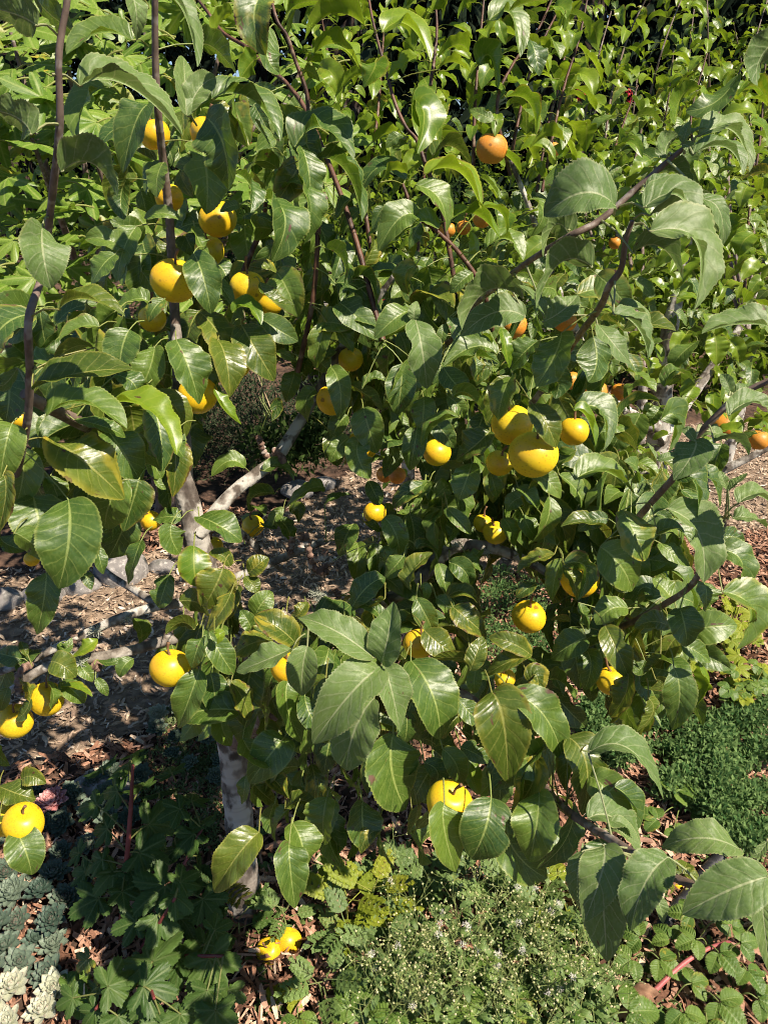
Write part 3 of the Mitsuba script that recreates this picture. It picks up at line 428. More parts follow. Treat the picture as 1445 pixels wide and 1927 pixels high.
# ------------------------------------------------------------------ the leaves one can point at
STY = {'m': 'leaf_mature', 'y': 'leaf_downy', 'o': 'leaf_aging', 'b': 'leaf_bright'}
HERO = {
 (0, 0): '''A75 600,645 950,640 1375,1020 .50 .66 y|A70 1000,300 740,250 500,405 .5 .85 m|U150 275,190 130,110 -120,40 .75 .60 y|U150 235,1010 120,880 -110,820 .7 .62 y|A112 465,1290 690,1230 880,1485 .7 .68 y|T20 318,1700 322,1900 385,2170 .8 .72 y|T40 960,-120 1020,60 1030,295 .45 .6 y|A65 850,650 650,760 590,1080 .5 .9 m|T35 1150,780 1030,900 925,1300 .62 1.05 m|T30 1230,1220 1185,1330 1180,1485 .75 1.12 m|U130 560,240 330,60 300,-40 .6 1.1 m|T30 1090,1640 1230,1600 1370,1660 .4 1.05 m|T30 1030,1700 930,1880 880,2120 .6 1.15 m''',
 (1, 0): '''T-35 110,880 240,1090 275,1425 .72 1.0 m|A80 150,740 440,740 665,1060 .6 1.0 m|T30 -40,870 -55,610 -60,430 .5 .95 y|T20 -35,850 60,660 180,580 .62 .95 y|T35 560,-100 470,120 555,412 .6 .9 m|T30 590,200 560,400 660,550 .6 .96 m|A60 -210,-40 -60,100 40,500 .5 .8 y|U130 60,330 180,370 335,550 .75 1.05 m|U140 490,440 440,480 365,590 .9 1.1 b|U120 700,130 850,10 1130,30 .5 1.0 b|A115 1300,190 1060,100 850,300 .5 1.0 b|A95 910,420 1090,330 1260,515 .6 1.05 b|A110 1310,570 1200,590 1075,740 .5 1.1 b|T25 1380,460 1370,520 1290,655 1.0 1.05 b|U140 850,520 900,545 965,610 .7 1.1 b|A65 770,1110 980,960 1215,1205 .6 1.1 m|T35 830,1110 880,1300 895,1530 .68 1.1 m|A80 920,1190 1150,1280 1278,1665 .5 1.15 m|T45 1620,1340 1420,1250 1262,1460 .55 1.2 m|A65 600,1110 540,1010 468,890 .5 1.05 m|U150 850,900 700,920 670,1040 .8 1.15 m|T35 560,1490 700,1650 600,1970 .75 1.05 m|T35 800,1340 890,1550 840,1840 .6 1.1 m|A65 330,1300 440,1410 440,1600 .55 1.0 m|T30 60,1080 110,1300 110,1610 .75 1.1 m|T40 1290,1560 1190,1640 1125,1760 .5 1.25 m|T20 360,1540 290,1550 210,1590 .6 1.1 m|T30 20,1700 60,1830 130,1900 .7 1.12 m|T40 1090,1640 1180,1500 1240,1560 .6 1.2 m|U120 150,330 230,130 300,100 .6 1.15 b|T25 240,450 330,420 370,340 .6 1.3 b|A90 780,800 720,860 640,900 .5 1.2 b|T30 960,500 1060,560 1100,700 .7 1.2 b''',
 (2, 0): '''A85 -10,240 180,185 352,460 .55 1.1 b|A60 260,420 150,490 30,600 .6 1.15 b|A80 790,150 960,110 1025,430 .5 1.3 m|U120 715,490 800,420 862,665 .6 1.35 b|U115 410,520 520,465 655,545 .6 1.3 b|U115 645,420 560,330 400,430 .65 1.3 b|A50 200,860 300,850 252,1155 .7 1.15 b|U115 -80,1060 60,985 168,1040 .6 1.2 b|A105 370,1170 510,1100 660,1255 .6 1.25 o|A82 305,1310 560,1290 728,1572 .5 1.1 b|T45 240,1390 420,1500 468,1745 .65 1.1 m|A88 485,1660 680,1610 872,1795 .5 1.12 b|A100 740,1560 880,1600 922,1765 .5 1.2 b|A80 765,1870 930,1800 1050,1960 .55 1.25 m|U110 -20,1370 80,1270 180,1310 .7 1.15 b|T40 250,1620 110,1650 -40,1890 .65 1.1 m|A60 410,1720 260,1670 88,1810 .5 1.1 m|U145 640,1900 690,1830 650,1740 .5 1.15 b|T45 1740,1550 1500,1450 1205,1625 .8 .74 y|U120 1410,1790 1290,1690 1200,1930 .6 .8 y|T30 830,900 740,860 650,820 .55 1.3 m|U120 1240,0 1090,10 940,80 .6 1.2 b|T30 1100,300 1140,400 1170,570 .75 1.4 m|A100 920,730 1090,770 1142,1015 .55 1.4 b|T25 1300,1240 1290,1370 1255,1505 .6 1.4 m|T30 1110,1490 1200,1600 1110,1775 .6 1.4 m|A110 1355,1060 1230,1025 1105,1115 .6 1.35 b|U120 350,60 420,-40 440,150 .6 1.2 b|T35 870,150 880,230 920,330 .6 1.45 b|T35 1370,90 1340,160 1330,210 .6 1.45 b|U130 1060,360 1120,330 1130,480 .6 1.5 b|A90 720,1330 810,1400 880,1520 .5 1.45 m|A95 180,1080 100,1130 60,1260 .5 1.4 m|T25 400,560 440,610 430,680 .7 1.5 b|T30 290,690 320,760 340,830 .6 1.5 b''',
 (3, 0): '''A80 930,1020 1180,985 1308,1290 .5 .76 y|A90 885,1155 1130,1110 1258,1315 .5 .74 y|U140 685,1185 690,1090 770,1015 .8 .78 y|T25 808,1075 830,990 855,908 .55 .75 y|A60 810,1070 890,990 985,965 .35 .75 y|T30 800,1080 860,1110 880,1175 .6 .75 y|A72 512,1560 760,1470 885,1725 .6 .72 y|T50 530,1420 660,1350 800,1385 .45 .76 y|U125 610,1310 760,1280 875,1430 .6 .8 y|T55 930,1500 1080,1580 1105,1850 .55 .75 y|U120 555,1620 850,1560 1075,1745 .55 .8 y|A68 560,1740 900,1820 890,2330 .5 .68 y|A115 430,1900 640,1860 805,2110 .55 .75 y|U120 1600,240 1400,420 1370,640 .7 .7 y|T30 1220,560 1060,760 830,830 .5 1.6 m|U120 750,940 800,720 930,660 .6 1.6 b|T40 1360,890 1250,820 1062,905 .5 1.5 b|U120 1430,750 1340,640 1220,720 .6 1.5 b|A95 1445,800 1360,740 1270,760 .6 1.5 b|T30 1130,1500 1240,1480 1280,1560 .5 1.5 m|T25 1300,1400 1270,1440 1240,1560 .8 1.45 b|T25 1340,1760 1260,1820 1230,1930 .8 1.45 b|U120 1445,1300 1360,1290 1250,1350 .6 1.5 o''',
 (0, 1): '''A80 445,410 640,330 940,460 .5 .72 o|U120 705,700 560,690 408,800 .5 .85 o|T30 975,560 920,700 900,890 .95 .96 m|T20 1165,690 1130,850 1048,1020 .8 1.05 m|T20 1325,635 1420,850 1500,1120 .66 1.05 m|A60 240,1010 600,890 1000,858 .4 .8 o|T50 430,800 200,800 -40,900 .5 .86 m|A55 345,1210 640,1120 955,1305 .5 .9 m|A55 845,1110 1140,1180 1328,1505 .45 .95 b|T12 400,1400 640,1560 937,1835 .66 .94 o|T20 820,1330 930,1490 1062,1710 .72 1.0 m|T15 90,1270 40,1450 -10,1760 .6 .85 m|T15 160,1470 175,1650 120,1890 .75 .95 m|T25 25,1650 45,1800 -15,2090 .5 .84 o|T20 60,860 70,1060 40,1260 .75 .92 m|T40 560,1240 780,1290 945,1370 .4 .95 m|T20 1045,1690 1010,1820 930,2080 .75 1.0 m|A60 745,540 600,540 445,645 .5 1.0 m|T30 870,-10 770,80 690,225 .75 1.1 m|T30 870,900 1000,960 1035,1075 .7 1.0 m|T25 1120,350 1020,330 880,390 .8 1.1 m|T20 690,830 760,950 835,1045 .6 1.02 m|T30 1190,1260 1300,1400 1380,1520 .8 1.1 m|T25 1090,1420 1150,1560 1220,1680 .8 1.1 m|T30 380,1660 420,1780 470,1900 .8 1.05 m|T30 1160,1650 1190,1720 1250,1760 .5 1.1 m|T25 250,430 150,560 60,640 .6 1.1 m|T25 1240,330 1160,400 1120,500 .7 1.1 m|T20 500,1300 380,1290 320,1400 .9 1.05 m|U140 130,850 20,980 -40,900 .5 .84 y''',
 (1, 1): '''T-30 15,-20 90,180 145,440 .55 1.08 m|T20 65,430 220,620 335,885 .55 1.15 o|T20 375,525 480,710 622,945 .6 1.15 o|T20 500,465 650,560 800,645 .62 1.15 m|A60 515,200 590,330 775,375 .5 1.1 o|T20 640,130 720,260 800,465 .75 1.15 m|T35 145,200 225,240 318,395 .55 1.14 m|A55 305,430 420,390 522,525 .55 1.1 b|T25 195,640 260,800 285,1070 .65 1.12 o|A60 170,1010 230,1150 372,1275 .5 1.1 b|T25 1045,838 1115,1000 1112,1245 .42 1.22 m|T25 1112,360 1225,450 1400,640 .68 1.2 m|T25 1025,465 1120,580 1215,725 .55 1.25 m|T20 775,868 750,970 705,1105 .65 1.35 m|T25 930,1010 860,1100 880,1265 .65 1.3 m|T45 400,1600 280,1550 150,1665 .55 1.35 m|A50 540,1625 660,1590 765,1700 .5 1.35 m|T25 1170,1205 1100,1280 1055,1390 .75 1.3 m|T25 1185,1370 1100,1450 1040,1560 .7 1.3 m|T20 1260,1385 1250,1520 1345,1680 .7 1.2 m|T20 1290,1150 1330,1300 1395,1490 .7 1.2 m|A60 1285,1000 1370,930 1460,950 .55 1.2 m|U120 1185,970 1310,1050 1445,1170 .5 1.22 m|U145 870,465 850,580 830,710 .7 1.3 b|A90 1205,180 1330,180 1385,395 .6 1.2 m|T40 1080,210 1250,240 1380,395 .5 1.22 m|T40 1000,1760 870,1770 690,1930 .45 1.4 m|T30 640,720 710,750 790,800 .5 1.3 m|T25 830,700 900,720 940,640 .7 1.3 b|U140 970,750 980,820 1060,870 .8 1.3 m|T30 300,530 250,600 260,680 .6 1.2 m|T30 1000,1880 1080,1820 1200,1800 .4 1.4 m|T25 80,1270 -20,1340 20,1600 .9 1.4 m|T30 920,70 1040,40 1130,130 .6 1.3 b|T30 1330,1700 1380,1800 1420,1880 .6 1.35 m|U130 590,1160 640,1140 600,1250 .6 1.3 m''',
 (2, 1): '''A108 1050,325 780,270 590,560 .6 .95 y|T35 1065,465 840,430 578,610 .55 1.0 y|T18 1340,585 1280,770 1145,985 .85 .95 m|T22 240,490 290,720 325,1005 .55 1.08 y|T25 230,490 230,420 250,345 .6 1.08 y|T20 968,905 900,1040 858,1238 .68 1.05 m|T20 1120,1120 1220,1260 1300,1450 .6 1.03 o|T20 300,1070 300,1180 280,1325 .8 1.2 m|T20 250,1300 230,1440 195,1620 .6 1.2 m|T22 800,1325 680,1440 545,1540 .85 1.08 o|T20 665,1565 620,1700 565,1840 .85 1.08 m|T30 1205,465 1140,340 995,215 .55 .9 y|T30 1200,500 1340,420 1460,300 .7 .95 y|A55 850,745 680,690 455,835 .5 1.1 m|T20 1165,645 1060,730 955,855 .85 1.05 m|T25 450,845 550,980 680,1080 .7 1.15 m|T20 690,765 700,850 700,955 .7 1.15 m|T20 140,815 130,1000 98,1200 .65 1.2 m|U115 520,1060 650,1050 775,1240 .5 1.1 m|A70 570,1225 400,1280 285,1455 .5 1.1 m|T30 665,130 580,200 498,285 .6 1.15 m|T25 240,75 160,150 190,295 .7 1.2 m|T35 690,200 820,165 900,265 .5 1.1 m|T30 200,415 80,480 -70,625 .65 1.1 m|T25 345,1700 270,1780 180,1890 .75 1.25 m|T25 310,1720 170,1800 68,1905 .5 1.25 m|T25 800,1640 830,1730 850,1825 .7 1.2 m|T25 1095,1650 1230,1700 1330,1830 .6 1.1 m|T25 1010,1745 1090,1810 1170,1915 .7 1.15 m|T25 1060,1820 980,1850 925,1930 .7 1.2 m|T35 890,550 915,700 945,850 .5 1.05 b|A110 1570,90 1330,60 1150,400 .5 .76 y|T20 440,800 420,900 430,1010 .7 1.25 m|T20 480,1060 560,1130 600,1220 .6 1.2 m|U140 1150,1000 1300,950 1290,1080 .8 1.1 m|A70 150,1130 130,1250 200,1330 .5 1.25 m|T25 350,1230 450,1330 530,1450 .55 1.2 m|T25 500,460 540,560 560,700 .6 1.15 m|U120 740,590 790,620 810,665 .5 1.1 b|T30 460,520 440,600 430,680 .5 1.15 m''',
 (3, 1): '''A58 1560,560 1250,520 950,592 .5 .75 y|A78 285,440 460,540 545,775 .6 .85 y|T50 290,440 440,400 580,560 .55 .88 y|T35 165,520 280,660 405,810 .55 .95 y|U150 130,610 160,800 95,955 .8 1.0 m|T20 900,1390 880,1500 738,1695 .8 .85 y|T40 895,1395 850,1330 800,1310 .6 .85 y|T45 612,1540 570,1470 535,1410 .5 .85 y|T45 612,1540 690,1520 770,1490 .4 .85 y|T30 1165,1050 1140,960 1095,895 .55 .85 y|T40 1180,1050 1260,1000 1340,968 .5 .85 y|A50 1155,1205 1320,1110 1490,1190 .5 .8 y|T40 1140,1390 1010,1330 890,1375 .45 .88 y|A110 1040,1410 1200,1390 1298,1505 .5 .85 y|A60 -5,1690 220,1630 442,1805 .48 .95 m|A65 735,1675 890,1710 915,1990 .6 .85 m|T40 800,1635 1000,1670 1085,1905 .5 .9 m|T35 1142,1765 1110,1690 1090,1625 .5 .85 y|T35 1145,1770 1220,1700 1290,1640 .5 .85 y|A70 1225,1870 1360,1810 1510,1910 .6 .8 y|T40 670,990 750,870 895,962 .5 1.4 m|A80 580,1010 440,1000 408,1172 .5 1.4 m|T25 640,1150 590,1210 530,1290 .7 1.4 m|A70 640,1240 740,1220 700,1480 .6 1.4 m|T25 490,1190 430,1320 375,1490 .8 1.4 m|T25 390,1260 320,1380 255,1490 .8 1.4 m|A60 5,1150 190,1180 215,1460 .55 1.05 m|A80 -10,1170 80,1220 150,1440 .5 1.02 b|T25 1050,610 1060,700 1060,830 .9 1.5 b|T35 920,650 800,740 705,870 .6 1.5 m|T30 180,1460 190,1510 200,1570 .8 1.5 m|T25 1150,640 1210,700 1230,800 .8 1.52 b|T25 1100,1420 1060,1540 1020,1680 .8 1.4 m|U140 700,1900 800,1870 900,1930 .5 1.1 m''',
 (0, 2): '''T10 250,-110 290,70 345,285 .95 .95 m|T5 515,-80 520,220 440,590 .66 .9 m|T15 350,470 330,680 277,935 .52 .95 m|U150 110,170 250,260 400,410 .6 .9 m|T25 720,250 750,370 780,480 .5 1.0 m|T30 1065,225 1010,380 965,570 .5 1.1 m|T40 1365,60 1260,50 1148,75 .7 1.15 m|T20 1290,105 1290,210 1355,330 1.0 1.1 m|T15 1275,485 1230,620 1195,735 .85 1.15 m|T15 1460,270 1460,420 1475,575 .9 1.1 b|T15 385,1140 470,1170 572,1260 .85 1.15 o|T20 560,1085 640,1040 735,970 .7 1.2 b|T20 160,1120 80,1100 -25,1075 .8 1.2 m|T35 165,1290 220,1370 235,1490 .65 1.18 o|T40 360,1285 400,1400 370,1510 .6 1.16 m|A60 460,1340 570,1340 695,1405 .4 1.18 b|T25 470,1290 550,1360 640,1450 .7 1.2 m|T40 230,1420 190,1520 120,1570 .6 1.17 o|T30 60,1340 30,1420 0,1510 .6 1.18 o|T25 590,1160 640,1210 700,1290 .7 1.2 m|T25 1060,1000 1060,890 1000,810 .8 1.4 m|U120 1460,900 1360,850 1248,935 .6 1.1 o|T20 1500,1200 1430,1410 1340,1640 .55 1.08 m|T25 1000,1120 930,1180 900,1260 .7 1.2 m|T20 60,1100 110,1060 190,1100 .5 1.2 o|T20 160,990 180,1050 210,1100 .6 1.2 o|T30 720,1270 770,1330 810,1400 .5 1.2 m|T30 450,1000 490,1050 540,960 .6 1.2 m|T25 0,200 60,260 200,300 .8 1.15 m|T25 640,470 660,520 690,600 .7 1.1 m|T30 740,1130 830,1150 900,1110 .4 1.2 m''',
 (1, 2): '''T20 55,50 210,120 378,235 .72 1.15 m|T12 235,440 180,570 85,745 .9 1.1 o|T20 295,625 225,760 110,905 .62 1.05 o|T15 475,800 530,700 610,620 .8 1.15 m|T20 450,905 420,830 365,755 .75 1.15 m|T20 785,1010 640,880 470,800 .68 1.05 o|T25 785,800 830,750 865,690 .9 1.1 o|T28 1372,1115 1070,905 803,812 .45 .85 y|T35 750,1045 560,1130 335,1215 .5 1.0 y|T18 870,1025 835,1190 830,1398 .68 .95 y|T18 125,920 220,1090 315,1235 .58 1.05 m|T15 600,975 440,1010 310,1095 .7 1.1 o|T10 1425,1180 1190,1390 912,1760 .5 .85 y|T12 1428,1150 1480,940 1515,690 .62 .85 y|T15 1445,1170 1505,1370 1565,1668 .62 .85 y|T20 425,1435 410,1590 368,1785 .8 1.15 m|T20 250,1450 220,1600 295,1775 .7 1.15 m|T20 140,1225 170,1380 180,1555 .65 1.1 m|T15 700,1710 600,1830 430,2060 .7 1.05 m|T25 720,1290 720,1500 830,1745 .65 1.05 m|T25 850,1400 890,1540 990,1660 .7 1.05 m|T20 1370,1420 1230,1650 1160,1960 .8 .95 y|T25 1205,730 1330,570 1455,510 .6 1.1 m|T15 1215,105 1160,200 1108,345 .7 1.45 m|T15 1245,243 1250,380 1225,525 .65 1.45 m|T25 1290,85 1350,120 1425,155 .7 1.45 m|T20 425,475 500,410 575,355 .85 1.15 o|T20 400,500 460,560 505,615 .8 1.15 o|T25 285,425 230,340 125,330 .6 1.15 o|T25 1445,850 1330,720 1200,760 .5 1.1 m|T30 80,960 40,1050 0,1190 .7 1.05 m|T25 170,920 210,940 190,1010 .6 1.02 b|T35 640,1200 580,1330 560,1520 .7 1.15 m|T25 960,1380 930,1500 880,1590 .7 1.1 m|T25 690,-20 620,70 640,140 .6 1.5 m|T25 640,60 720,140 740,240 .8 1.5 m|T25 530,100 560,110 640,140 .5 1.5 m|T25 740,20 800,-10 800,90 .6 1.5 o|A60 1010,1260 940,1310 915,1420 .5 .98 o|T25 1290,1000 1200,1030 1080,1100 .4 1.05 m|T25 570,880 480,960 340,1050 .5 1.12 m''',
 (2, 2): '''A50 200,595 240,440 370,322 .55 1.1 o|T20 470,665 590,610 705,700 .55 1.15 o|T15 520,728 640,830 775,950 .62 1.1 o|T18 245,665 320,800 375,925 .62 1.1 m|T30 395,660 470,730 492,865 .55 1.12 m|T18 305,905 420,1010 545,1090 .72 1.05 o|T25 495,395 600,450 655,565 .65 1.2 m|T25 415,400 450,520 475,645 .6 1.2 m|T25 610,325 660,390 735,475 .8 1.22 m|T20 150,345 80,430 0,515 .8 1.15 m|T20 5,55 90,180 115,335 .6 1.2 m|T18 205,1135 370,1400 425,1725 .62 .95 m|T25 650,1205 700,1080 745,950 .6 1.0 o|T30 1112,1095 960,1000 790,960 .45 1.0 o|T25 1085,1100 930,1150 765,1245 .5 1.0 o|T15 812,1370 900,1590 935,2060 .55 .9 o|T40 955,1390 1200,1540 1355,1900 .45 .9 m|U130 650,1130 500,1110 345,1140 .4 1.02 o|T20 1135,555 1070,600 995,655 .75 1.2 m|U125 1400,840 1330,820 1258,835 .6 1.1 o|T20 480,-10 580,90 660,180 .45 1.15 m|T20 900,60 960,160 985,275 .7 1.2 m|A50 1285,330 1130,390 1005,480 .5 1.1 o|T25 1345,365 1290,500 1268,690 .5 1.1 m|T30 1350,420 1430,540 1445,680 .55 1.08 o|U125 1360,400 1520,440 1460,680 .5 1.06 m|T20 1520,960 1400,1020 1258,1120 .75 1.05 m|T25 1090,1290 1150,1250 1165,1430 .7 1.0 o|T20 700,1180 680,1290 690,1380 .6 1.05 m|T25 560,1420 650,1530 750,1600 .6 1.02 m|T25 690,1690 780,1620 820,1590 .6 1.0 m|T25 580,1790 680,1830 790,1900 .7 1.0 m|T25 560,1560 500,1620 480,1700 .7 1.0 o|T25 1050,30 1090,130 1160,220 .7 1.2 m|T25 650,420 700,330 740,300 .6 1.25 m|T20 0,390 60,330 90,250 .7 1.2 m|T30 250,290 300,250 390,300 .6 1.25 m|U140 160,1120 100,1090 60,1160 .8 1.0 o|T25 280,590 320,600 310,690 .6 1.12 m''',
 (3, 2): '''T20 355,0 450,190 528,378 .75 .95 m|A48 690,-10 920,180 962,545 .55 .85 y|A55 610,180 750,140 885,262 .5 .95 m|T30 1060,290 1250,400 1175,655 .65 .9 m|A65 1105,615 1310,750 1212,1045 .6 .88 m|T20 185,275 340,420 425,610 .75 1.0 m|T15 745,690 670,600 585,510 .9 1.05 m|T15 970,545 985,640 975,770 1.0 .95 m|T15 785,740 820,870 840,1025 .9 .95 m|T40 705,880 580,840 445,890 .6 1.0 o|T20 222,872 310,1050 400,1265 .55 1.0 o|T18 395,1235 370,1400 255,1552 .65 1.0 o|T12 740,1190 785,1400 728,1655 .56 .95 m|T20 800,1015 900,1060 1015,1145 .6 .98 m|A60 925,1140 1010,1290 915,1465 .6 1.0 b|U125 550,1420 580,1530 455,1675 .5 1.0 o|T20 80,1055 115,1180 68,1352 .65 1.05 m|T30 395,740 260,750 158,865 .75 1.05 m|A50 640,1080 590,1160 510,1240 .6 1.0 o|T50 270,435 270,530 275,635 .35 1.02 m|U130 400,410 350,520 390,620 .7 1.0 m|T30 245,65 130,80 15,160 .55 1.1 m|T30 1185,60 1310,60 1435,130 .6 .85 y|T30 96,1832 400,1800 660,2180 .42 .8 y|T20 640,250 720,320 860,420 .5 1.1 m|T20 600,640 520,580 450,660 .8 1.1 m|T30 30,700 60,790 100,900 .6 1.1 m|T30 600,30 680,60 690,130 .6 1.05 m|T30 1080,220 1180,200 1270,280 .6 1.0 m|T25 130,1130 200,1060 150,1010 .6 1.1 m|U130 780,580 820,640 850,480 .6 1.1 m|T25 520,1130 480,1200 440,1130 .7 1.1 m|T25 600,1270 660,1310 560,1350 .6 1.1 o''',
}
H3 = {
 (0, 3): '''T25 160,108 240,85 342,140 .7 1.2 o|T20 -5,160 130,215 268,255 .72 1.2 o|T10 115,482 190,640 238,820 .72 1.12 m|T25 0,380 60,430 110,460 .7 1.14 o''',
 (1, 3): '''T15 500,500 330,690 168,950 .52 .95 o|T18 725,585 730,760 770,1068 .58 .95 m|T20 750,430 820,600 835,780 .8 1.0 m|T20 575,75 650,150 725,245 .75 1.1 o|T25 470,150 550,230 650,300 .7 1.1 o|T30 695,340 800,270 935,300 .7 1.1 o|T15 1005,240 980,410 985,585 .9 1.05 m|T15 1270,270 1270,440 1300,630 .85 1.05 m|U130 620,280 580,400 590,510 .6 1.08 m|T30 400,80 390,190 370,290 .6 1.2 m|T25 1390,480 1300,540 1260,660 .5 1.04 o|T20 380,-200 480,-60 640,-30 .8 1.05 m''',
 (2, 3): '''T15 70,-230 60,50 165,330 .8 .98 m|T20 450,290 450,480 535,795 .56 .885 m|T15 800,245 755,480 655,700 .8 .88 m|T12 1160,205 1140,440 1085,722 .66 .88 m|T25 920,320 960,620 1215,845 .6 .92 m|T25 635,-60 660,80 712,220 .5 1.03 b|T25 800,-60 860,130 850,335 .55 1.02 m|T20 1100,-80 1110,130 945,350 .6 .92 o|U130 250,300 240,400 180,510 .5 1.0 o|T25 300,-20 400,60 350,180 .7 1.0 m|T25 440,-120 540,0 560,140 .6 .98 m|T25 150,-60 200,20 110,110 .6 1.0 m''',
 (3, 3): '''T20 -60,-210 80,0 50,375 .55 .9 o|T20 100,80 260,220 372,465 .65 .88 m|A60 285,165 410,290 425,525 .5 .86 m|A50 90,400 300,410 475,700 .5 .82 y|T15 212,600 195,800 62,1170 .55 .68 y|T25 150,640 200,1000 232,1465 .42 .7 y|T18 690,690 520,880 408,1235 .56 .65 y|T32 1235,640 950,545 638,615 .45 .68 y|T12 1440,830 1150,930 795,1110 .6 .6 y|T30 1190,1000 1320,1060 1440,1190 .5 .64 y|T30 1390,980 1405,1200 1445,1545 .26 .6 y|T25 60,640 15,850 60,1115 .5 .72 y|T30 590,960 630,1060 655,1175 .5 .7 y|A60 240,490 350,510 475,705 .55 .8 y|T30 1428,560 1360,660 1300,640 .4 .62 y''',
}
HL = []   # b, m, t, N, wr, fold, style
def hero(line, ox, oy, sc):
    a = line.split(); kd, rho = a[0][0], float(a[0][1:] or 25)
    q = [tuple(map(float, s.split(','))) for s in a[1:4]]; wr, d, st = float(a[4]), float(a[5]), a[6]
    (bx, by), (mx, my), (tx, ty) = [(ox + x / sc, oy + y / sc) for x, y in q]
    Lp = (math.hypot(mx - bx, my - by) + math.hypot(tx - mx, ty - my)) / FPX * d
    jit = R(-.12, .12)
    d0, d1 = d + Lp * jit, d - Lp * jit + (.10 * Lp if kd == 'T' else 0)
    dm = d - (R(.06, .22) if kd == 'T' else .0) * Lp
    b, m, t = P(bx, by, d0), P(mx, my, dm), P(tx, ty, d1)
    view = nz(CAM - m); dirn = nz(t - b); dirn = nz(dirn - view * (dirn @ view)); side = np.cross(view, dirn)
    if side @ UP < 0: side = -side
    if rho < 0: side = -side
    r = math.radians(abs(rho)); N = math.cos(r) * view + math.sin(r) * side
    if kd == 'T': N = nz(N + .42 * np.array([R(-1, 1), R(-1, 1), R(-.6, 1)]))
    HL.append((b, m, t, N, wr * (.90 if kd == 'T' else 1.1), {'T': R(14, 40), 'A': 46., 'U': 24.}[kd], st, kd))
for (c, r), txt in HERO.items():
    for ln in txt.split('|'): hero(ln, c * 361, r * 480, 4.0)
for (c, r), txt in H3.items():
    for ln in txt.split('|'): hero(ln, c * 361, 1440, 3.955)
NODES = np.array(NODES)
def petiole_from(b, t, reach=.085):
    d = np.linalg.norm(NODES - b, axis=1); i = d.argmin()
    if d[i] < reach: return NODES[i] + rng.normal(0, .003, 3)
    return b - nz(t - b) * .008 + np.array([R(-.008, .008), .034, -.004])
# ------------------------------------------------------------------ fruit
FRUIT = []
def fruit(px, py, r, d, mat, label, group=None, name='pear', squash=.94, tilt=.25, ground=False, stalk=True):
    rad = r / FPX * d; c = P(px, py, d)
    if ground: c = G(px, py, rad * .8); rad = r / FPX * proj(c)[2]; c = G(px, py, rad * .75)
    th = np.linspace(0, np.pi, 22); nphi = 30; ph = np.arange(nphi) * 2 * np.pi / nphi
    top = np.exp(-(th / .30) ** 2) * .20; bot = np.exp(-((np.pi - th) / .28) ** 2) * .10
    pr = np.sin(th) * (1 + .05 * np.cos(th)); pz = np.cos(th) * squash - top * squash + bot
    lump = 1 + .035 * np.sin(2 * ph[None, :] + R(0, 6)) * np.sin(th)[:, None] + .02 * np.sin(3 * ph[None, :] + R(0, 6)) * np.sin(th)[:, None] ** 2
    v = np.stack([pr[:, None] * lump * np.cos(ph), pr[:, None] * lump * np.sin(ph), np.broadcast_to(pz[:, None], lump.shape)], -1)
    ax = nz([R(-tilt, tilt), R(-tilt, tilt), 1]); x = nz(np.cross(ax, [0.3, 1, .1])); y = np.cross(ax, x); M = np.stack([x, y, ax])
    v = c + rad * (v @ M); k = int(rng.integers(1, 900))
    uv = np.stack(np.broadcast_arrays(ph[None, :] / 6.2832 + 2 * k, th[:, None] / np.pi), -1).reshape(-1, 2)
    key = thing(name, label, 'pear', group); add(key, (v.reshape(-1, 3), grid_faces(22, nphi, True)[:, ::-1]), mat, True, uv, **labels[key])
    if stalk:
        s0 = c + ax * rad * squash * .80; s1 = c + ax * (rad * squash + R(.012, .022)) + x * R(-.006, .006)
        part(key, 'stalk', tube([s0, (s0 + s1) / 2 + x * .002, s1], [.0019, .0016, .0026], 6)[:2], 'stalk')
    if not ground: FRUIT.append((px, py, r, d))
PY = 'yellow pears hanging in the tree'; PO = 'orange pears on the tree behind'
Y_, L_, O_ = 'pear_yellow', 'pear_lemon', 'pear_orange'
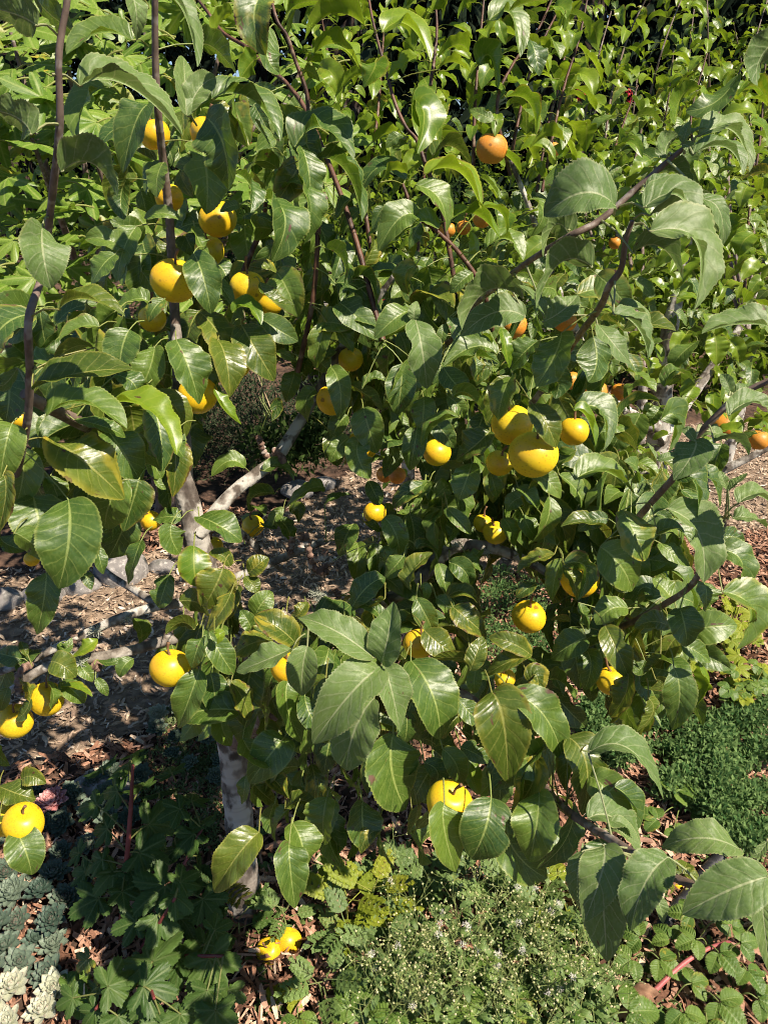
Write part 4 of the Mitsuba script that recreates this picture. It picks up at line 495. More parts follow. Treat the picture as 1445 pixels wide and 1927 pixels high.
for a in [
 (290, 252, 30, 1.28, Y_, 'yellow pear behind the top of the upright trunk, left of another pear'), (388, 250, 31, 1.22, Y_, 'yellow pear just right of the trunk top, half behind a big drooping leaf'),
 (318, 372, 27, 1.32, Y_, 'narrow glimpse of a yellow pear behind the upper trunk'), (410, 412, 35, 1.28, Y_, 'golden pear right of the trunk above the long lemon one'),
 (394, 472, 29, 1.34, L_, 'lemon yellow pear wedged under the golden one beside the trunk'), (328, 528, 43, 1.12, Y_, 'large bright yellow pear with a long leaf across it, left of the trunk'),
 (466, 541, 33, 1.22, L_, 'yellow pear in half shadow under a dark leaf, right of the large one'), (508, 568, 27, 1.29, Y_, 'small golden pear tucked right below its half shaded neighbour'),
 (287, 600, 26, 1.2, L_, 'dull yellow pear in shade below the large bright one'), (372, 744, 37, 1.14, Y_, 'yellow pear low on the trunk under a broad upright leaf'),
 (448, 690, 22, 1.25, Y_, 'sliver of a pear between two brown spotted leaves'), (660, 676, 24, 1.35, L_, 'small yellow pear highest of the three hanging in the middle'),
 (627, 752, 32, 1.27, Y_, 'yellow pear with a narrow leaf lying straight down its front'), (682, 838, 31, 1.33, Y_, 'yellow pear behind two dark leaves, lowest of the three in the middle'),
 (822, 852, 27, 1.3, L_, 'lemon pear seen left of the main cluster behind a pale leaf'), (963, 800, 40, 1.13, L_, 'upper left pear of the cluster of four, partly under a curled leaf'),
 (1004, 856, 46, 1.06, L_, 'biggest pear, in front of the cluster of four'), (1080, 812, 29, 1.16, Y_, 'right hand pear of the cluster of four, beside a spotted leaf'),
 (939, 872, 25, 1.18, L_, 'smallest pear of the cluster of four, in shade'), (476, 990, 21, 1.55, L_, 'small yellow pear on the back branch beside the trunk fork'),
 (283, 980, 20, 1.3, Y_, 'half hidden yellow pear left of the trunk fork'), (705, 965, 21, 1.5, Y_, 'small bright pear alone over the wood chip path'),
 (908, 985, 18, 1.36, L_, 'left one of two pears over the lichen covered branch'), (932, 1003, 23, 1.32, L_, 'right one of two pears over the lichen covered branch'),
 (1090, 1090, 37, 1.17, Y_, 'yellow pear with a curled leaf hooked round its front'), (995, 1161, 32, 1.2, Y_, 'round golden pear hanging free over the dark ground'),
 (788, 1212, 29, 1.08, Y_, 'golden pear behind the broad pale leaf rosette'), (320, 1258, 37, 1.08, Y_, 'yellow pear hanging under the lichen branch above the path'),
 (540, 1258, 30, 1.06, Y_, 'pear mostly covered by broad leaves, left of the pale leaf rosette'), (700, 1290, 20, 1.02, Y_, 'bit of yellow pear showing between the leaves of the pale rosette'),
 (950, 1278, 20, 1.06, L_, 'small lemon pear under reddening leaves'), (88, 1316, 33, 1.2, L_, 'greenish yellow pear under yellowing leaves by the path'),
 (28, 1358, 33, 1.2, L_, 'lowest greenish pear of the pair over the path, wrapped in leaves'), (44, 1550, 38, 1.14, Y_, 'golden pear with a green leaf over its lower half, above the succulents'),
 (845, 1512, 43, .945, Y_, 'large yellow pear under the lowest hanging leaves'), (1150, 1282, 28, 1.12, L_, 'olive yellow pear behind a folded leaf, low in the tree'),
 (60, 1052, 15, 1.1, Y_, 'small patch of yellow pear behind dark leaves near the stones'), (398, 1030, 22, 1.5, L_, 'shaded pear behind the fork of the trunk'), (36, 788, 20, 1.05, Y_, 'hidden orange yellow pear beside the tall grey shoot'), (8, 1545, 30, 1.22, L_, 'pear cut off by the frame beside the golden one over the succulents')]:
    fruit(*a, group=PY)
ORANGE = [(925, 279, 30, 1.85, O_, 'orange pear hanging high below a dark leaf'), (724, 893, 16, 2.1, O_, 'orange pear left of its twin, above the path'), (747, 895, 17, 2.06, O_, 'orange pear right of its twin, above the path'),
 (965, 612, 26, 1.95, O_, 'bright orange pear under a big dark arching leaf'), (1063, 604, 22, 2.1, O_, 'orange pear beside the thin brown shoot'), (1074, 716, 18, 2.2, O_, 'shaded orange pear above the yellow cluster'),
 (1120, 740, 24, 2.2, O_, 'brownish orange pear on the back branch, left of a smaller one'), (1166, 738, 17, 2.3, O_, 'smaller shaded orange pear next to the back trunk'), (1364, 802, 26, 2.1, O_, 'orange pear behind the grey shoot'),
 (1428, 828, 20, 2.2, O_, 'orange pear near the frame edge under dark leaves'), (1158, 456, 13, 2.6, O_, 'small tan orange pear behind the upper grey leaves'), (908, 412, 17, 2.1, O_, 'orange pear peeping over a bright arched leaf'),
 (842, 432, 15, 2.2, O_, 'dark orange pear behind the reddish shoot'), (872, 428, 14, 2.26, O_, 'dim orange pear right of the reddish shoot'), (1042, 280, 14, 2.9, O_, 'peach coloured pear far back between upright shoots'), (1426, 579, 13, 2.9, O_, 'pale orange pear far back at the frame edge'), (1320, 880, 16, 2.3, O_, 'orange pear low behind the grey shoot')]
for a in ORANGE: fruit(*a, group=PO)
fruit(506, 1790, 24, 1, Y_, 'fallen yellow pear lying on the mulch with its stalk up', ground=True, name='fallen_pear', tilt=.5)
fruit(542, 1772, 25, 1, Y_, 'fallen yellow pear lying behind the one with its stalk up', ground=True, name='fallen_pear', tilt=1.2, stalk=False)
fruit(1385, 1343, 18, 1, O_, 'fallen orange pear beside the dark creeping ground cover', ground=True, name='fallen_pear', tilt=1.2, stalk=False)
fruit(1272, 1665, 12, 1, Y_, 'small fallen pear by the black pipe', ground=True, name='fallen_pear', tilt=1.2, stalk=False)

# ------------------------------------------------------------------ more leaves of the pear tree
FILL = [  # polygon, near depth, far depth, count
 ([(-20, 560), (230, 560), (340, 800), (330, 1010), (190, 1010), (60, 960), (-20, 900)], .98, 1.35, 90),
 ([(235, 200), (420, 150), (560, 230), (640, 420), (690, 640), (520, 690), (400, 760), (230, 760), (190, 480)], 1.15, 1.55, 190),
 ([(590, 520), (760, 470), (940, 520), (1130, 480), (1190, 640), (1150, 860), (1090, 1010), (760, 1000), (640, 900), (600, 760)], 1.22, 1.7, 470),
 ([(690, 900), (880, 880), (1090, 900), (1080, 1090), (900, 1060), (700, 1040)], 1.3, 1.8, 150),
 ([(330, 1130), (480, 1060), (760, 1090), (900, 1090), (1060, 1220), (1090, 1480), (1000, 1610), (760, 1560), (560, 1560), (480, 1380), (350, 1340)], 1.05, 1.5, 240),
 ([(960, 900), (1180, 880), (1270, 980), (1320, 1150), (1270, 1330), (1130, 1330), (1060, 1180), (950, 1090)], 1.05, 1.5, 220),
 ([(-20, 1200), (160, 1200), (250, 1260), (160, 1320), (60, 1380), (-20, 1400)], 1.2, 1.35, 20),
 ([(1010, 1390), (1150, 1390), (1230, 1560), (1140, 1640), (1060, 1620)], .85, 1.1, 22),
 ([(440, 930), (640, 930), (600, 1000), (470, 1030)], 1.45, 1.75, 14),
 ([(680, 1010), (860, 1010), (900, 1090), (700, 1110)], 1.3, 1.55, 26),
 ([(1130, 860), (1260, 860), (1300, 950), (1200, 1000)], 1.1, 1.6, 26)]
GAPS = [[(-10, 1000), (60, 1000), (170, 1110), (330, 1060), (330, 1190), (180, 1185), (110, 1230), (-10, 1200)], [(200, 1030), (300, 1020), (330, 1120), (220, 1090)], [(470, 1000), (640, 950), (690, 1000), (690, 1080), (640, 1150), (470, 1130)], [(430, 700), (560, 700), (640, 860), (620, 900), (560, 900), (430, 920), (400, 840)],
        [(420, 1400), (480, 1400), (490, 1720), (420, 1720)], [(330, 840), (385, 840), (400, 1010), (330, 1000)], [(0, 1270), (320, 1280), (330, 1420), (0, 1420)], [(900, 1060), (960, 1060), (1040, 1110), (1040, 1230), (900, 1230), (930, 1150)], [(600, 880), (800, 890), (770, 960), (640, 960)]]
frn = np.array(FRUIT)
def blocked(x, y, d):
    if any(inpoly(x, y, g) for g in GAPS): return True
    q = np.hypot(frn[:, 0] - x, frn[:, 1] - y) < frn[:, 2] * 1.9
    return bool((q & (d < frn[:, 3] + .06)).any())
LIT = [(328, 528), (466, 541), (388, 250), (1004, 856), (963, 800), (1080, 812), (476, 990), (705, 965), (995, 1161), (788, 1212), (320, 1258), (88, 1316), (44, 1550), (845, 1515), (627, 752)]
LIT = np.array([P(f[0], f[1], f[3]) for f in FRUIT if (f[0], f[1]) in LIT] + [G(x, y, z) for x, y, z in ((506, 1790, .03), (542, 1772, .03), (600, 1700, 0), (460, 1700, .02), (455, 1640, .1), (650, 1640, 0), (560, 1850, 0), (700, 1720, 0), (640, 1780, 0), (720, 1640, 0), (560, 1740, 0), (610, 1620, 0))])
def shades(m):
    q = m - LIT; s = q @ SUN
    return bool(((s > 0) & (np.linalg.norm(q - s[:, None] * SUN, axis=1) < .055)).any())
fill = []
for poly, dn, df, n in FILL:
    pa = np.array(poly); lo, hi = pa.min(0), pa.max(0); k = 0
    while k < n:
        x, y = R(lo[0], hi[0]), R(lo[1], hi[1])
        if not inpoly(x, y, poly): continue
        k += 1 / 1.45; d = dn + (df - dn) * rng.random() ** .8
        if blocked(x, y, d): continue
        L = R(.055, .090); b = P(x, y, d)
        if rng.random() < .22: dirn = nz([R(-1, 1), R(-1.1, .2), R(-.2, .4)])
        else: dirn = nz([R(-.8, .8), R(-.9, .3), R(-1.3, -.5)])
        N = nz(np.array([R(-1.1, 1.1), R(-1.1, .5), R(-.1, 1.1)]))
        t = b + dirn * L + [0, 0, -.10 * L]; N = nz(N - dirn * (N @ dirn)); m = b + dirn * L * .5 + N * L * R(.06, .24)
        x2, y2, _ = proj(t)
        if blocked(x2, y2, d) or shades(m): continue
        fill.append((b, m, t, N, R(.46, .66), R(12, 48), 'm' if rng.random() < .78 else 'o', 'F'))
def screen_len(h):
    a, b = proj(h[0]), proj(h[2]); return math.hypot(a[0] - b[0], a[1] - b[1]) * h[4]
allv = [(*h, 1e3 + screen_len(h)) for h in HL] + [(*h, screen_len(h)) for h in fill]
lastleaf = {}
def pear_leaf(h, detail):
    b, m, t, N, wr, fold, st, kd = h[:8]; y = st == 'y'
    return blade(b, m, t, N, wr, fold, 60 if detail else 26, 3, .026 if y else .020, R(.03, .10), R(-32, 32), bite=R(.2, .6) if rng.random() < .16 else 0.,
                 pet=petiole_from(b, t), petr=.0011 if y else .0009)
hl = sorted(allv, key=lambda h: -screen_len(h) if h[7] != 'F' else 1e6 - screen_len(h))
rest = {}
OLD = 'yellowing leaf with brown edges'
for i, h in enumerate(hl):
    msh = pear_leaf(h, h[7] != 'F')
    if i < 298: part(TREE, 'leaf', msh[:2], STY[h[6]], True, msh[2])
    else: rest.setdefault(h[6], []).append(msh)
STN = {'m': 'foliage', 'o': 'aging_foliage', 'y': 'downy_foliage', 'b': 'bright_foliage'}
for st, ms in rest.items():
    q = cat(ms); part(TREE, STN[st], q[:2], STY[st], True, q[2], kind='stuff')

# ------------------------------------------------------------------ trees behind
def leafy_shoot(tree, pts, rad, bs, n, L, st, leaves, spread=1., up=.35, wr=.55, start=.1, fold=(25, 50)):
    """a shoot whose leaves arch outward and droop, as on a pear"""
    sp = spline(np.array(pts), 40); part(tree, 'shoot', tube(pts, rad, 6, 20, .05)[:2], bs, True)
    for i in range(n):
        u = start + (1 - start) * (i + rng.random() * .6) / n; q = sp[min(39, int(u * 39))]
        az = i * 2.4 + R(-.5, .5); out = np.array([math.cos(az), math.sin(az), 0.])
        l = L * R(.75, 1.15) * (1 - .35 * max(0, u - .8) / .2)
        b = q + out * l * .35 * spread + [0, 0, l * .22 * up]
        t = b + out * l * R(.4, .9) + [0, 0, -l * R(.05, .8)]; m = (b + t) / 2 + out * l * R(.02, .12) + [0, 0, l * R(.05, .22)]
        leaves.append((b, m, t, nz(out * R(-.1, .6) + [R(-.5, .5), R(-.5, .5), 1.]), wr * R(.8, 1.2), R(*fold), st, q))
def flush(tree, leaves, limit=290, nt=16, ns=2, kinds=None):
    leaves = sorted(leaves, key=lambda h: -screen_len(h)); rest = {}
    for i, h in enumerate(leaves):
        b, m, t, N, wr, fold, st, q = h
        msh = blade(b, m, t, N, wr, fold, nt, ns, .022, R(.03, .11), R(-40, 40), pet=q, petr=.0009)
        if i < limit: part(tree, 'leaf', msh[:2], STY[st], True, msh[2])
        else: rest.setdefault(st, []).append(msh)
    for st, ms in rest.items():
        q = cat(ms); part(tree, STN[st], q[:2], STY[st], True, q[2], kind='stuff')
def free_leaves(leaves, n, pick, L, sts, droop=(.2, .8), blk=None):
    for _ in range(n):
        b = pick()
        if blk is not None:
            x, y, d = proj(b)
            if blk(x, y, d): continue
        l = R(*L); az = R(0, 6.283); out = np.array([math.cos(az), math.sin(az), 0])
        t = b + out * l * R(.4, .85) + [0, 0, -l * R(*droop)]; m = (b + t) / 2 + [0, 0, l * R(.06, .2)]
        leaves.append((b, m, t, nz([R(-.5, .5), R(-.8, .3), R(.4, 1)]), R(.5, .65), R(15, 45), sts[int(rng.integers(len(sts)))], b - out * l * .3 + [0, 0, .004]))
# the orange pear tree, right behind
T2 = thing('pear_tree', 'pear tree with orange fruit and grey forked trunk behind the yellow one', 'pear tree')
g2 = G(1205, 1150); YB = g2[1]
wt = [g2 - [0, 0, .05], V(1218, 1000, YB)[3], V(1232, 880, YB)[3], V(1242, 780, YB)[3], V(1250, 690, YB - .02)[3], V(1262, 610, YB - .04)[3], V(1290, 480, YB)[3], V(1310, 330, YB)[3]]
part(T2, 'trunk', tube(wt, [.050, .042, .038, .036, .030, .024, .014, .008], 12, 60, .14)[:2], 'bark_branch', 60)
for pix, rad in (([(1232, 800, 0), (1190, 785, -.05), (1150, 755, -.1), (1110, 720, -.14), (1090, 640, -.2), (1040, 520, -.25), (1000, 400, -.3), (960, 300, -.35)], [.028, .024, .021, .018, .014, .010, .008, .006]), ([(1236, 830, 0), (1290, 760, .1), (1340, 690, .1), (1400, 600, .1), (1440, 480, .1), (1460, 380, .1)], [.026, .02, .016, .012, .009, .006]),
                 ([(1226, 900, 0), (1150, 905, .1), (1040, 890, .15), (900, 880, .1), (780, 870, 0), (700, 850, -.05)], [.026, .020, .016, .013, .010, .006]), ([(1222, 930, 0), (1300, 910, -.1), (1370, 880, -.15), (1450, 840, -.2)], [.022, .018, .013, .009])):
    dd = proj(wt[3])[2]; part(T2, 'branch', tube([P(x, y, dd + o) for x, y, o in pix], rad, 9, 40, .12)[:2], 'bark_branch', 60)
lv = []
for pix, n in (([(960, 330, 1.9), (935, 200, 1.85), (965, 120, 1.85), (1010, 60, 1.85), (1050, -30, 1.85)], 12), ([(890, 330, 1.9), (893, 210, 1.88), (900, 110, 1.88), (910, 0, 1.88), (915, -60, 1.88)], 12), ([(1020, 360, 2.0), (1045, 230, 2.0), (1065, 150, 2.0), (1090, 70, 2.0), (1110, -30, 2.0)], 14), ([(1010, 360, 2.2), (1030, 240, 2.2), (1060, 120, 2.2), (1072, -20, 2.2)], 12),
               ([(810, 160, 1.9), (822, 60, 1.9), (815, -40, 1.9)], 7), ([(1120, 420, 2.4), (1140, 330, 2.4), (1170, 240, 2.4), (1200, 160, 2.4)], 12), ([(1290, 480, 2.2), (1310, 330, 2.2), (1300, 220, 2.2), (1330, 100, 2.2)], 14), ([(1400, 560, 2.1), (1410, 400, 2.1), (1430, 260, 2.1), (1440, 120, 2.1)], 14), ([(960, 300, 1.95), (985, 180, 1.95), (1010, 100, 1.95), (1060, 0, 1.95)], 10)):
    leafy_shoot(T2, [P(*q) for q in pix], [.0048, .0038, .0025], 'bark_red', int(n * 1.5), .098, 'b' if rng.random() < .7 else 'm', lv, wr=.58)
def pick_t2():
    while True:
        x, y = R(700, 1470), R(230, 900)
        if y > 820 and x > 1240: continue
        if y < 330 + 120 * math.sin((x - 700) / 120.) and rng.random() < .55: continue
        if inpoly(x, y, [(1180, 700), (1290, 690), (1300, 860), (1180, 860)]) and rng.random() < .75: continue
        return P(x, y, R(1.65, 2.7))
forn = np.array([q[:4] for q in ORANGE if q[0] < 1300])
def blk2(x, y, d): return bool(((np.hypot(forn[:, 0] - x, forn[:, 1] - y) < forn[:, 2] * 2.0) & (d < forn[:, 3] + .05)).any())
free_leaves(lv, 1150, pick_t2, (.058, .09), ['b', 'b', 'm', 'b', 'm'], blk=blk2)
free_leaves(lv, 280, lambda: P(R(850, 1220), R(360, 700), R(2.2, 2.8)), (.065, .095), ['b', 'm', 'm'], blk=blk2)
flush(T2, lv)
# young pear trees farther back: upright shoots against the dark wood
for lab, base, shoots, n, L in (
  ('young pear tree with thin upright shoots against the dark wood, right of the fruiting tree', (1190, 860, 3.3), [[(1125, 420), (1135, 300), (1150, 180), (1185, 60), (1230, -30)], [(1180, 420), (1195, 300), (1222, 180), (1250, 80), (1285, -10)], [(1160, 430), (1165, 330), (1190, 220), (1200, 130)], [(1210, 400), (1230, 320), (1255, 200), (1268, 90)], [(1100, 400), (1095, 260), (1120, 130), (1150, 20)]], 20, .098),
  ('young pear tree with pale stems and yellowing tips at the back of the row', (1370, 840, 3.9), [[(1300, 330), (1290, 210), (1298, 90), (1310, -20)], [(1340, 330), (1335, 180), (1332, 60), (1330, -40)], [(1370, 340), (1400, 200), (1420, 80), (1450, -20)], [(1420, 330), (1400, 150), (1380, 40)], [(1350, 250), (1385, 150), (1430, 50)]], 21, .10),
  ('slender pear tree with red brown shoots between the fig and the orange fruit', (760, 860, 2.7), [[(690, 420), (700, 300), (712, 200), (722, 60), (730, -40)], [(790, 420), (800, 300), (806, 180), (812, 60)], [(650, 380), (640, 250), (620, 120), (600, 0)]], 18, .10)):
    tr = thing('pear_tree', lab, 'pear tree', 'young pear trees in the back row'); lv = []
    bx, by, d = base; g = G(bx, by); g = CAM * [1, 1, 0] + (g - CAM) * [1, 1, 0] * (d / proj(g)[2]); g[2] = 0
    part(tr, 'trunk', tube([g, g + [.02, 0, .35], g + [0, .02, .7]], [.032, .026, .018], 9, 20, .1)[:2], 'bark_branch', 60)
    for s in shoots:
        pts = [g + [0, .02, .68]] + [P(x, y, d + R(-.15, .15)) for x, y in s]
        leafy_shoot(tr, pts, [.009, .007, .0055, .004, .0025], 'bark_red' if d < 3 else 'bark_shoot', n, L, 'b' if rng.random() < .9 else 'o', lv, start=.3)
    (x0, x1) = min(q[0] for s in shoots for q in s), max(q[0] for s in shoots for q in s)
    free_leaves(lv, 230, lambda: P(R(x0 - 40, x1 + 40), R(90, 560), d + R(-.35, .35)), (.06, .105), ['b', 'b', 'b', 'o'])
    free_leaves(lv, 90, lambda: P(R(x0 - 20, x1 + 40), R(-20, 230), d + R(-.3, .5)), (.06, .11), ['b', 'b', 'm', 'b'])
    flush(tr, lv, 270, 12, 2)

# the fig
FIG = thing('fig_tree', 'large fig with bright lobed leaves filling the space left of the pears', 'fig tree')
gf = np.array([-.95, 3.1, 0.])
for top in ((20, 60, 2.5), (130, 130, 2.4), (60, 260, 2.3), (270, 40, 2.7), (420, 60, 2.8), (520, 150, 2.7), (180, 300, 2.3), (330, 330, 2.7), (600, 60, 3.0), (150, 480, 2.3), (450, 330, 2.8), (560, 330, 2.9)):
    e = P(*top); mid = (gf + e) / 2 + [R(-.1, .1), R(-.1, .1), .15]; part(FIG, 'branch', tube([gf + [R(-.08, .08), R(-.08, .08), 0], mid, e], [.022, .014, .006], 7, 16, .08)[:2], 'bark_shoot', True)
fl = []
LOB5, LW5 = (0, .85, -.85, 1.75, -1.75), (.44, .40, .40, .42, .42)
for _ in range(560):
    x, y = R(-60, 660), R(-60, 720)
    lim = 640 - max(0, y - 330) * .8
    if x > lim: continue
    if inpoly(x, y, [(325, 20), (400, 20), (400, 200), (330, 200)]) and rng.random() < .8: continue
    d = R(1.95, 3.1); sz = R(.065, .115) * (1 if y < 400 else .85)
    fl.append((P(x, y, d), sz, d))
fl.sort(key=lambda q: q[2] / q[1]); restf = []
for i, (o, sz, d) in enumerate(fl):
    az = R(0, 6.283); yd = np.array([math.cos(az), math.sin(az) - .5, R(-.7, .25)]); N = nz([R(-.5, .6), R(-.9, .1), R(.35, 1)])
    msh = lobed(o, yd, N, sz, LOB5, LW5, (1.15, R(.9, 1.05), R(.9, 1.05), R(.6, .75), R(.6, .75)), .02, R(.0, .35), 56, droop=R(.1, .5), pet=o - nz(yd) * sz * .7 + [0, .02, -.01], petr=.0022, quilt=.02)
    if i < 295: part(FIG, 'leaf', msh[:2], 'leaf_fig', True, msh[2])
    else: restf.append(msh)
q = cat(restf); part(FIG, 'foliage', q[:2], 'leaf_fig', True, q[2], kind='stuff')

# ------------------------------------------------------------------ the dark wood and the garden between
def blob_cards(c, r, n, L, wd, shell=.55, droop=.2):
    d = rng.standard_normal((n, 3)); d /= np.linalg.norm(d, axis=1, keepdims=True)
    bump = .75 + .5 * meshkit.fbm(d * 2.3 + c[:1], 3)[:, None]
    p = np.asarray(c) + d * np.asarray(r) * bump * (shell + (1 - shell) * rng.random((n, 1))) ** .6
    p[:, 2] = np.maximum(p[:, 2], .02)
    dirs = d * .6 + rng.standard_normal((n, 3)) * .7 + [0, 0, .25]
    return cards(p, dirs, rng.uniform(L * .6, L * 1.3, n), wd, droop)
def conifer(x, y, h, rmax, n, low=.2, big=1.):
    k = thing('conifer', 'tall dark conifer in the shady wood behind the garden', 'conifer', 'dark conifers behind the garden')
    part(k, 'trunk', tube([(x, y, -.2), (x + .1, y, h * .5), (x, y + .1, h)], [.38, .24, .03], 10, 20, .1)[:2], 'bark_dark', True)
    ms = []; nb = 95
    for i in range(nb):
        u = (i + rng.random()) / nb; z = low + (h - low) * u ** 1.15; az = i * 2.4 + R(-.4, .4)
        rr = rmax * (min(1., .42 + 1.3 * z / h) if z < .45 * h else max(0., (1 - z / h) / .55)) * R(.7, 1.1) + .2
        m_ = int(n / nb * (.5 + rr / rmax)); s = rng.random(m_) ** .7 * rr
        out = np.array([math.cos(az), math.sin(az), 0]); sd = np.array([-out[1], out[0], 0])
        wv = rng.normal(0, 1, m_) * (.12 + .16 * s)
        p = np.array([x, y, z]) + out * s[:, None] + sd * wv[:, None]; p[:, 2] += -.22 * s ** 1.2 - np.abs(rng.normal(0, .16, m_)) - .1 * np.abs(wv)
        dirs = out * .7 + sd * np.sign(wv)[:, None] * .6 + rng.standard_normal((m_, 3)) * .3 + [0, 0, -.5]
        ms.append(cards(p, dirs, rng.uniform(.16, .40, m_) * big, rng.uniform(.05, .11, m_) * big, .25))
    q = cat(ms); q[0][:, 2] = np.maximum(q[0][:, 2], .03); part(k, 'crown', q[:2], 'needle', False, q[2])
for x, y, h, r in ((-9, 14, 15, 4), (-5.6, 12.5, 14, 3.6), (-.6, 11.5, 15, 4), (2.2, 10.5, 14, 3.8), (5.2, 11, 15, 4), (8.6, 12, 15, 4), (.8, 15, 18, 4.5), (5, 16, 18, 4.5), (-6, 19, 17, 4.6), (12, 15, 16, 4.5), (-13, 18, 17, 5), (3.6, 13.2, 16, 4), (9, 18, 18, 5), (-2.4, 17.5, 18, 4.5)):
    conifer(x, y, h, r, 7000)
for x in (-26, -15, -9, 1, 7, 13, 20, 28):
    conifer(x + R(-1, 1), 24 + R(-2, 2), 20, 5.5, 9000, .1, 2.2)
for x, y, z, r, mt, lab in ((-.2, 6.2, .5, (.9, .7, .7), 'shrub_leaf', 'bright green shrub beyond the path in the middle'), (1.4, 5.6, .55, (.8, .6, .8), 'shrub_dark', 'dark green shrub beyond the path, left of the upright shoots'), (2.6, 6.6, .6, (1.1, .7, .9), 'shrub_leaf', 'wide yellow green shrub far behind the young pear trees'), (3.9, 5.6, .5, (.9, .7, .8), 'shrub_dark', 'dark shrub far back on the right of the garden'),
                        (1.9, 8.2, .7, (1.3, .8, 1.), 'shrub_leaf', 'sunlit shrub in front of the wood, right of centre'), (1.0, 4.75, .5, (.55, .35, .5), 'shrub_leaf', 'fresh green bush just beyond the path behind the orange fruit'), (2.1, 4.9, .55, (.6, .4, .55), 'shrub_leaf', 'yellow green bush beyond the path on the right'), (3.0, 7.4, .75, (1.2, .5, .75), 'shrub_leaf', 'broad sunlit bush between the back row and the wood'), (4.2, 8.4, .8, (1.3, .9, 1.1), 'shrub_leaf', 'sunlit shrub in front of the wood near the right edge'), (-1.6, 6.8, .7, (1.1, .8, 1.0), 'shrub_dark', 'leafy dark shrub behind the fig'), (-3.6, 6.5, .9, (1.3, .9, 1.2), 'shrub_leaf', 'bright shrub behind the fig at the left'), (.5, 8.6, .6, (1.2, .8, .8), 'shrub_dark', 'low dark shrub in front of the wood'), (.0, 5.0, .25, (.5, .4, .35), 'shrub_leaf', 'low green plant beyond the path')):
    k = thing('garden_shrub', lab, 'shrub'); n = 2600
    part(k, 'stem', tube([(x, y, -.05), (x + .03, y, z * .6), (x, y, z)], [.03, .02, .012], 6)[:2], 'bark_shoot', True)
    q = blob_cards(np.array([x, y, z]), r, n, .075, .04); part(k, 'foliage', q[:2], mt, False, q[2])
for px, py, d, lab in ((1185, 190, 7.5, 'far shrub dotted with red flowers'), (1093, 172, 7.8, 'second far shrub with red flowers left of the first'), (742, 565, 4.4, 'low plant with crimson flowers behind the middle leaves'), (480, 265, 6.5, 'plant with scarlet flowers seen through the fig')):
    c = P(px, py, d); k = thing('flowering_shrub', lab, 'flowering shrub'); hgt = max(.1, c[2] - .06)
    part(k, 'stem', tube([(c[0], c[1] + .1, 0), (c[0], c[1] + .1, hgt)], [.02, .008], 6)[:2], 'green_stem')
    q = blob_cards(np.array([c[0], c[1] + .15, hgt * .55]), (.28, .2, hgt * .45), 700, .07, .035); part(k, 'foliage', q[:2], 'shrub_dark', False, q[2])
    for _ in range(3):
        q = blob_cards(c + rng.normal(0, .05, 3), (.025, .025, .02), 16, .03, .024, .3); part(k, 'flower', q[:2], 'petal_red', False, q[2])
# grey timber bed seen in chinks
k = thing('raised_bed', 'weathered grey timber raised bed glimpsed behind the pear shoots', 'raised bed')
c = P(790, 305, 5.2)
for i in range(4):
    z0 = .02 + i * .15
    bxm = np.array([[sx, sy, sz] for sx in (0, 1) for sy in (0, 1) for sz in (0, 1)], float) * [1.9, .045, .14] + [c[0] - .8, c[1], z0]
    part(k, 'plank', (bxm, np.array([[0, 1, 3], [0, 3, 2], [4, 6, 7], [4, 7, 5], [0, 4, 5], [0, 5, 1], [2, 3, 7], [2, 7, 6], [0, 2, 6], [0, 6, 4], [1, 5, 7], [1, 7, 3]])), 'grey_timber', False)
# low juniper and leafy plants behind the trunk
k = thing('juniper', 'low feathery dark green juniper across the path behind the trunk', 'juniper')
ms = []
for _ in range(26):
    x, y = R(-1.25, -.25), R(3.5, 4.4); ms.append(blob_cards(np.array([x, y, R(.08, .30)]), (.2, .2, .2), 420, .035, .007, .2, -.2))
q = cat(ms); part(k, 'foliage', q[:2], 'juniper_leaf', False, q[2]); part(k, 'stem', tube([(-.75, 3.9, -.03), (-.7, 3.95, .25)], [.03, .01], 6)[:2], 'bark_dark')
k = thing('herb', 'tall grey green herb with bare flower stalks behind the trunk', 'herb')
for i in range(7):
    b0 = P(R(490, 560), 830, 3.6); part(k, 'stalk', tube([b0, P(R(480, 590), R(700, 760), 3.55)], [.005, .0025], 5, 8)[:2], 'dry_stem' if i % 2 else 'green_stem')
q = cat([blob_cards(P(R(470, 600), R(770, 860), 3.6), (.1, .1, .1), 130, .05, .02, .2) for _ in range(9)]); part(k, 'foliage', q[:2], 'shrub_dark', False, q[2])
# ------------------------------------------------------------------ stones
import trimesh
ICO = trimesh.creation.icosphere(subdivisions=4)
def stone(px, py, r, label, sq=(1.2, .9, .72)):
    g = G(px, py + r * .55); d = proj(g)[2]; rad = r / FPX * d; v = np.array(ICO.vertices)
    v = v * (1 + .30 * (meshkit.fbm(v * 1.1 + px, 3) - .5)[:, None] + .03 * (meshkit.fbm(v * 6 + px, 2) - .5)[:, None])
    k = thing('stone', label, 'stone'); add(k, (v * np.array(sq) * rad + g + [0, 0, rad * .28], np.array(ICO.faces)), 'rock', True, None, **labels[k])
stone(8, 1122, 34, 'pale rounded stone at the left frame edge by the path')
stone(84, 1112, 34, 'tan stone second from the frame edge in the path border')
stone(150, 1092, 32, 'grey stone half behind a hanging leaf in the path border')
stone(230, 1060, 48, 'big grey boulder of the path border right of the hanging leaf', (1.1, .9, .85))
stone(305, 1062, 22, 'small grey stone right of the big boulder')
stone(200, 1466, 46, 'low blue grey rock between path and succulents', (1.35, .9, .5))
stone(562, 915, 26, 'small stone at the edge of the path below the juniper')
stone(610, 905, 20, 'smallest stone at the far edge of the path')

